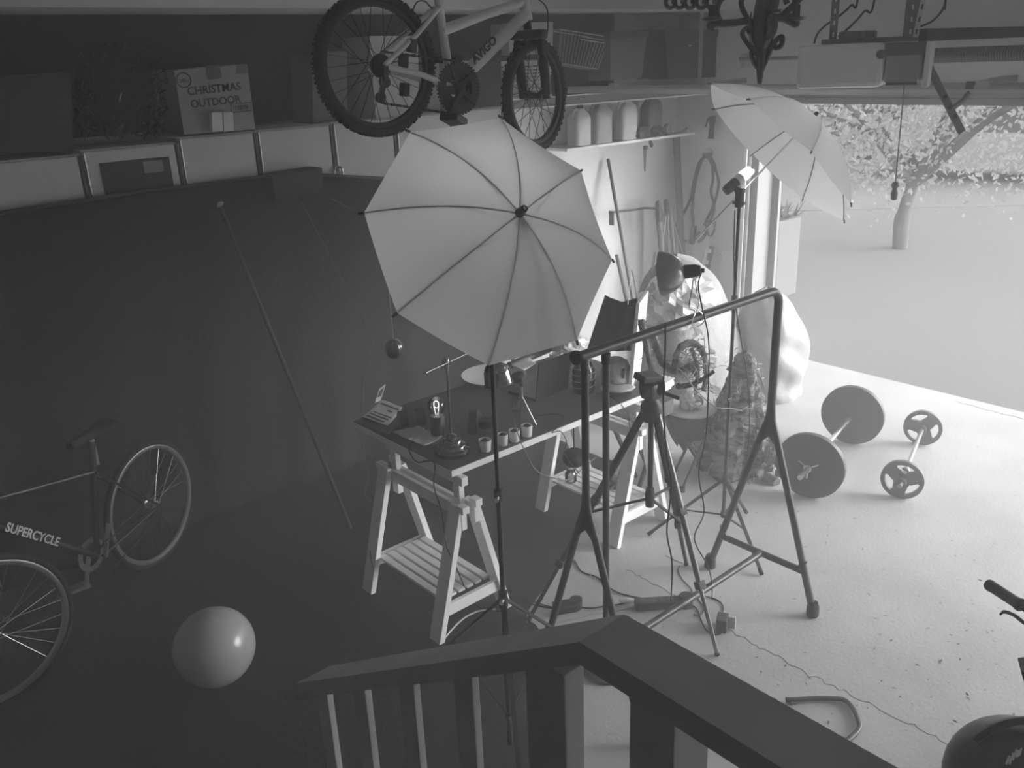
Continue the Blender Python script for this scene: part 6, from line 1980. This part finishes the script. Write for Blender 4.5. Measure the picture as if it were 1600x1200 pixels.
fl_c = [
    ([(737, 940), (752, 950), (780, 955), (800, 948), (818, 938), (835, 945), (862, 950), (880, 952)], .0034, CORD, 'black floor cord between the near trestle and the charger block'),
    ([(790, 912), (806, 922), (822, 935), (842, 943), (868, 950)], .003, CORD, 'dark cord on the floor running from the light stand pole to the charger block'),
    ([(806, 922), (815, 918), (822, 912), (818, 918)], .003, CORD, 'tiny curl of dark cord on the floor right of the light stand pole'),
    ([(902, 948), (925, 950), (950, 946), (968, 944), (995, 938), (1030, 936), (1060, 934)], .0034, CORD, 'black cord on the floor joining the charger block and the power strip'),
    ([(898, 875), (906, 890), (915, 896), (935, 903), (958, 922), (985, 931), (1022, 938)], .0034, CORD, 'black cord snaking on the floor past the rack legs to the power strip'),
    ([(690, 1005), (705, 985), (725, 966), (748, 955), (775, 952)], .0045, mat('white_cable', .55, .5), 'white cable on the floor curving behind the light stand leg'),
    ([(1075, 935), (1090, 930), (1105, 932), (1122, 938), (1130, 948), (1128, 962), (1126, 974)], .0026, CORD, 'thin cord curving from the power strip to the adapter box'),
    ([(1076, 944), (1088, 950), (1096, 970), (1104, 985), (1118, 992), (1126, 990)], .0026, CORD, 'thin cord looping on the floor around the tripod foot'),
    ([(1078, 940), (1084, 926), (1092, 938), (1100, 950), (1094, 962), (1084, 960)], .0026, CORD, 'tangled dark cord beside the round end of the power strip'),
    ([(870, 972), (900, 966), (930, 958), (960, 955), (990, 948)], .0040, mat('pale_cable', .38, .5), 'pale grey cable on the floor in front of the charger block'),
    ([(1062, 884), (1060, 892), (1066, 905), (1080, 920), (1082, 934)], .0022, CORD, 'thin cord on the floor behind the grey tripod leg'),
    ([(1068, 880), (1058, 876), (1040, 868)], .0018, GREY_CORD, 'short pale cord end on the floor left of the far tripod foot'),
]
for pts, r, m, lab in fl_c:
    floor_cord(pts, Z, r, m, lab, 'floor_cable')
# hose loop at the lower right
P = [at_z(*q, .012) for q in ((1228, 1093), (1245, 1093), (1270, 1091), (1298, 1091), (1318, 1093), (1332, 1105), (1341, 1125), (1342, 1138), (1330, 1152), (1300, 1175))]
tag(MB().tube(smooth_path(P, 6), .010, 9).build('hose', mat('dark_hose', .07, .5)), 'short dark hose loop lying on the concrete right of the railing', 'hose')
P = [at_z(*q, .008) for q in ((1232, 1094), (1246, 1097), (1236, 1099))]
tag(MB().tube(smooth_path(P, 4), .006, 8).build('hose_end', mat('dark_hose', .07)), 'frayed dark hose end beside the railing', 'hose')
# leaf litter scraps
rnd = random.Random(77)
lit = MB()
for k in range(120):
    p = at_z(rnd.uniform(1180, 1590), rnd.uniform(790, 1150), .002)
    if p.x > 5.9: continue
    s = rnd.uniform(.004, .013); a = rnd.uniform(0, 6.28)
    e = Vector((math.cos(a), math.sin(a), 0)) * s; q = Vector((-math.sin(a), math.cos(a), rnd.uniform(-.1, .3))) * s * .35
    lit.add([p - e, p + q, p + e, p - q], [(0, 1, 2, 3)])
o = lit.build('leaf_scraps', mat('leaf_scrap', .10, .9)); o['kind'] = 'stuff'; o['label'] = 'tiny dark leaf scraps scattered over the concrete floor'; o['category'] = 'leaf scraps'

# ================================================================== children's bicycle at the lower right
def small_bike():
    g0 = at_d(1546, 914, 3.0); g1 = at_d(1625, 965, 2.86)
    o = thing('bicycle', 'small bicycle at the lower right edge, with grip, brake lever and pedal showing', 'bicycle', at_z(1640, 1180, 0))
    d = (g1 - g0).normalized()
    MB().lathe([(0, -.004), (.016, -.004), (.018, .004), (.0165, .02), (.0165, .115), (.019, .12), (.019, .128), (.011, .13), (.011, .34), (0, .34)], g0, d, 18).build('handlebar_grip', mat('grip_rubber', .06, .6), o)
    l = [at_d(1563, 960, 2.97), at_d(1570, 956, 2.95), at_d(1586, 962, 2.92), at_d(1602, 974, 2.89), at_d(1618, 975, 2.87)]
    MB().tube(smooth_path(l, 5), [.0035] * 4 + [.0055] * 17, 8).build('brake_lever', mat('lever_grey', .10, .4), o)
    hb = g0 + d * .34
    # stem, frame and wheel run out of the picture
    wc = at_z(1602, 1262, .20); wn = (CR * .95 + CF * .3); wn.z = 0; wn.normalize()
    wc = at_d(1588, 1226, 3.12)
    wc.z = .20
    wcx = EYE + ray(1588, 1226) * ((.20 - EYE.z) / ray(1588, 1226).z)
    ax = -CF * .75 + CR * .35; ax.z = .0; ax.normalize()
    w = wheel(o, wcx, ax, .20, .048, RIM, 20)
    hd = wcx + Vector((0, 0, .34)) + CR * .12
    MB().tube([hb, hd + Vector((0, 0, .16)), hd], .013, 10).build('stem', mat('bicycle_dark_paint', .03), o)
    for s in (-1, 1):
        MB().tube([hd, wcx + ax * .05 * s], .010, 8).build('fork_blade', mat('bicycle_dark_paint', .03), o)
    bb2 = wcx + CR * .45 + Vector((0, 0, .06))
    MB().tube([hd, bb2], .015, 10).build('down_tube', mat('bicycle_dark_paint', .03), o)
    pdl = EYE + ray(1603, 1050) * 2.95
    MB().box(pdl, (.07, .05, .022), Matrix.Rotation(.5, 3, 'Z') @ Matrix.Rotation(1.2, 3, 'X'), bev=.004).box(pdl + CR * -.004 - CF * .012, (.05, .03, .026), Matrix.Rotation(.5, 3, 'Z') @ Matrix.Rotation(1.2, 3, 'X'), bev=.004).build('pedal', mat('pedal_black', .03, .35), o)
    MB().tube([pdl, bb2], .009, 8).build('crank_arm', RIM, o)
small_bike()
# black helmet with a pale brush mark, in front of the wheel
hc = at_d(1590, 1226, 2.62)
he = thing('helmet', 'black helmet with a pale scratched decal at the bottom right corner', 'helmet', hc - Vector((0, 0, .12)))
R = .165
MB().ball(hc, R, 36, (1.0, 1.0, .92)).build('shell', mat('helmet_black', .022, .35, spec=.5), he)
MB().tube([hc + (CR * math.cos(t) * R * 1.02 - CD * math.sin(t) * R * 1.0) + CF * -.03 for t in [math.pi * (.25 + k / 24) for k in range(13)]], .010, 8).build('rim', mat('helmet_black', .022), he)
dm = MB(); rnd = random.Random(3)
for k in range(9):
    x0_, y0_ = 1572 + k * 2.6, 1196 - k * 2.4 + rnd.uniform(-3, 3)
    pts = []
    for q in range(4):
        d = ray(x0_ + q * 1.1 + rnd.uniform(-.4, .4), y0_ - q * 3.4)
        oc = EYE - hc; b_ = oc.dot(d); cc_ = oc.dot(oc) - (R * .985) ** 2; disc = b_ * b_ - cc_
        if disc < 0: continue
        pts.append(EYE + d * (-b_ - math.sqrt(disc)))
    if len(pts) > 1: dm.tube(pts, .0022, 5)
dm.build('decal', mat('decal_pale', .6, .5), he)

# ================================================================== outdoors
LEAF = cloth_mat('leaves_grey', .30, .5)
def tree():
    b = at_z(1406, 388, -.05)
    o = thing('tree', 'pale leafy tree with a slim trunk standing across the driveway', 'tree', b)
    D = (b - EYE).length
    t = at_d(1426, 290, D * .99)
    MB().tube(smooth_path([b, b.lerp(t, .5) + Vector((0, .05, 0)), t], 6), [.095] * 7 + [.075] * 6, 12).build('trunk', mat('trunk_grey', .09, .9, noise=.3), o)
    brn = MB(); rnd = random.Random(6)
    c = at_d(1425, 205, D * 1.0)
    for k in range(9):
        e = c + Vector((rnd.uniform(-1.5, 1.5), rnd.uniform(-2.2, 2.2), rnd.uniform(-.6, 1.5)))
        brn.tube(smooth_path([t, t.lerp(e, .5) + Vector((0, 0, .2)), e], 4), [.06] * 3 + [.04] * 3 + [.02] * 3, 8)
    brn.build('branches', mat('trunk_grey', .09), o)
    lf = MB()
    cl = [(Vector((rnd.uniform(-1.3, 1.3), rnd.uniform(-2.8, 2.8), rnd.uniform(-.35, 2.3))), rnd.uniform(.6, 1.1)) for _ in range(34)]
    for k in range(16000):
        cc, r = rnd.choice(cl)
        p = c + cc + Vector((rnd.gauss(0, 1), rnd.gauss(0, 1), rnd.gauss(0, .8))) * r * .5
        a = Vector((rnd.uniform(-1, 1), rnd.uniform(-1, 1), rnd.uniform(-1, 1))).normalized(); q = a.cross(Vector((rnd.random(), rnd.random(), rnd.random()))).normalized()
        s = rnd.uniform(.03, .055)
        lf.add([p - a * s, p + q * s * .5, p + a * s, p - q * s * .5], [(0, 1, 2, 3)])
    lf.build('foliage', LEAF, o)
tree()
# shrubs and lawn across the road
def shrubs(name, label, x0, x1, yb, seed, nleaf, dist, hgt):
    rnd = random.Random(seed); mb = MB()
    for k in range(nleaf):
        x = rnd.uniform(x0, x1)
        g = at_z(x, yb, -.05)
        p = g + Vector((rnd.uniform(0, 2.5), rnd.uniform(-.6, .6), hgt * rnd.random() ** .8 * (.75 + .25 * math.sin(x * .05 + seed))))
        a = Vector((rnd.uniform(-1, 1), rnd.uniform(-1, 1), rnd.uniform(-1, 1))).normalized(); q = a.cross(Vector((rnd.random(), rnd.random(), rnd.random()))).normalized()
        s = rnd.uniform(.07, .15)
        mb.add([p - a * s, p + q * s * .5, p + a * s, p - q * s * .5], [(0, 1, 2, 3)])
    o = mb.build(name, LEAF); tag(o, label, 'hedge')
shrubs('hedge', 'pale hedge of shrubs far across the street behind the tree', 1225, 1700, 252, 3, 12000, 20, 3.2)
gp = [at_z(1210, 330, -.04), at_z(1700, 318, -.04), at_z(1700, 210, -.04), at_z(1180, 222, -.04)]
struct('lawn', MB().prism([(p.x, p.y) for p in gp], (0, 0, -.05), (1, 0, 0), (0, 1, 0), .012), mat('pale_lawn', OUT_G * .95, .95, noise=.15, scale=1.5))
# parked car far right
cc = at_z(1588, 262, -.05)
car = thing('car', 'distant pale parked car at the right edge beyond the tree', 'car', cc)
mb = MB()
prof = [(-2.1, .25), (2.1, .25), (2.15, .7), (1.5, .85), (.7, 1.42), (-1.2, 1.45), (-2.0, .9)]
fy = Vector((.25, -.97, 0))
mb.prism(prof, cc + Vector((-.85, 0, .02)), fy, (0, 0, 1), 1.7)
mb.build('body', mat('car_pale', .16, .3), car)
wnm = MB().prism([(1.2, .88), (.62, 1.34), (-1.15, 1.36), (-1.7, .92)], cc + fy.cross(Vector((0, 0, 1))) * 0 + Vector((-.85, 0, .02)) - fy.cross(Vector((0, 0, 1))) * .01, fy, (0, 0, 1), 1.72)
wnm.build('windows', mat('car_glass', .06, .1), car)
for s in (-1.3, 1.3):
    for q in (0, 1.5):
        MB().lathe([(0, -.1), (.3, -.1), (.32, 0), (.3, .1), (0, .1)], cc + fy * s + Vector((-.85, 0, .32)) + fy.cross(Vector((0, 0, 1))) * (q + .1), fy.cross(Vector((0, 0, 1))), 20).build('wheel', RUBBER, car)
# planter with plants just outside the door
pb = at_z(1200, 470, -.05)
plt = thing('planter', 'pale box planter with low plants just outside the garage door', 'planter', pb)
MB().box(pb + Vector((.25, .2, .42)), (.42, .5, .84), bev=.02).build('box', mat('planter_pale', .13, .8), plt)
rnd = random.Random(12); mb = MB()
for k in range(160):
    p = pb + Vector((.25 + rnd.uniform(-.18, .18), .2 + rnd.uniform(-.22, .22), .85)); d = Vector((rnd.uniform(-.6, .6), rnd.uniform(-1.2, .6), rnd.uniform(.2, 1))).normalized() * rnd.uniform(.08, .24); q = d.cross(Vector((0, 0, 1))).normalized() * .02
    mb.add([p - q, p + q, p + d], [(0, 1, 2)])
mb.build('plants', mat('plant_grey', .10, .9), plt)

# ================================================================== added haze volume in the garage air, lifting dark tones and veiling the doorway
hz = bpy.data.materials.new('black_lift_haze'); hz.use_nodes = True
hn = hz.node_tree; hn.nodes.clear()
ho = hn.nodes.new('ShaderNodeOutputMaterial'); hv = hn.nodes.new('ShaderNodeVolumeScatter')
hv.inputs['Density'].default_value = HAZE
hv.inputs['Anisotropy'].default_value = HAZE_G
hv.inputs['Color'].default_value = (1, 1, 1, 1)
hn.links.new(hv.outputs[0], ho.inputs['Volume'])
haze = MB().box(((XC + XB) / 2, (YD + YA) / 2, CEIL / 2), (XB - XC - .004, YA - YD - .004, CEIL - .004)).build('haze', hz)
haze['kind'] = 'structure'
haze['label'] = 'thin added haze veil lifting the dark tones in the garage air'
haze['category'] = 'haze'
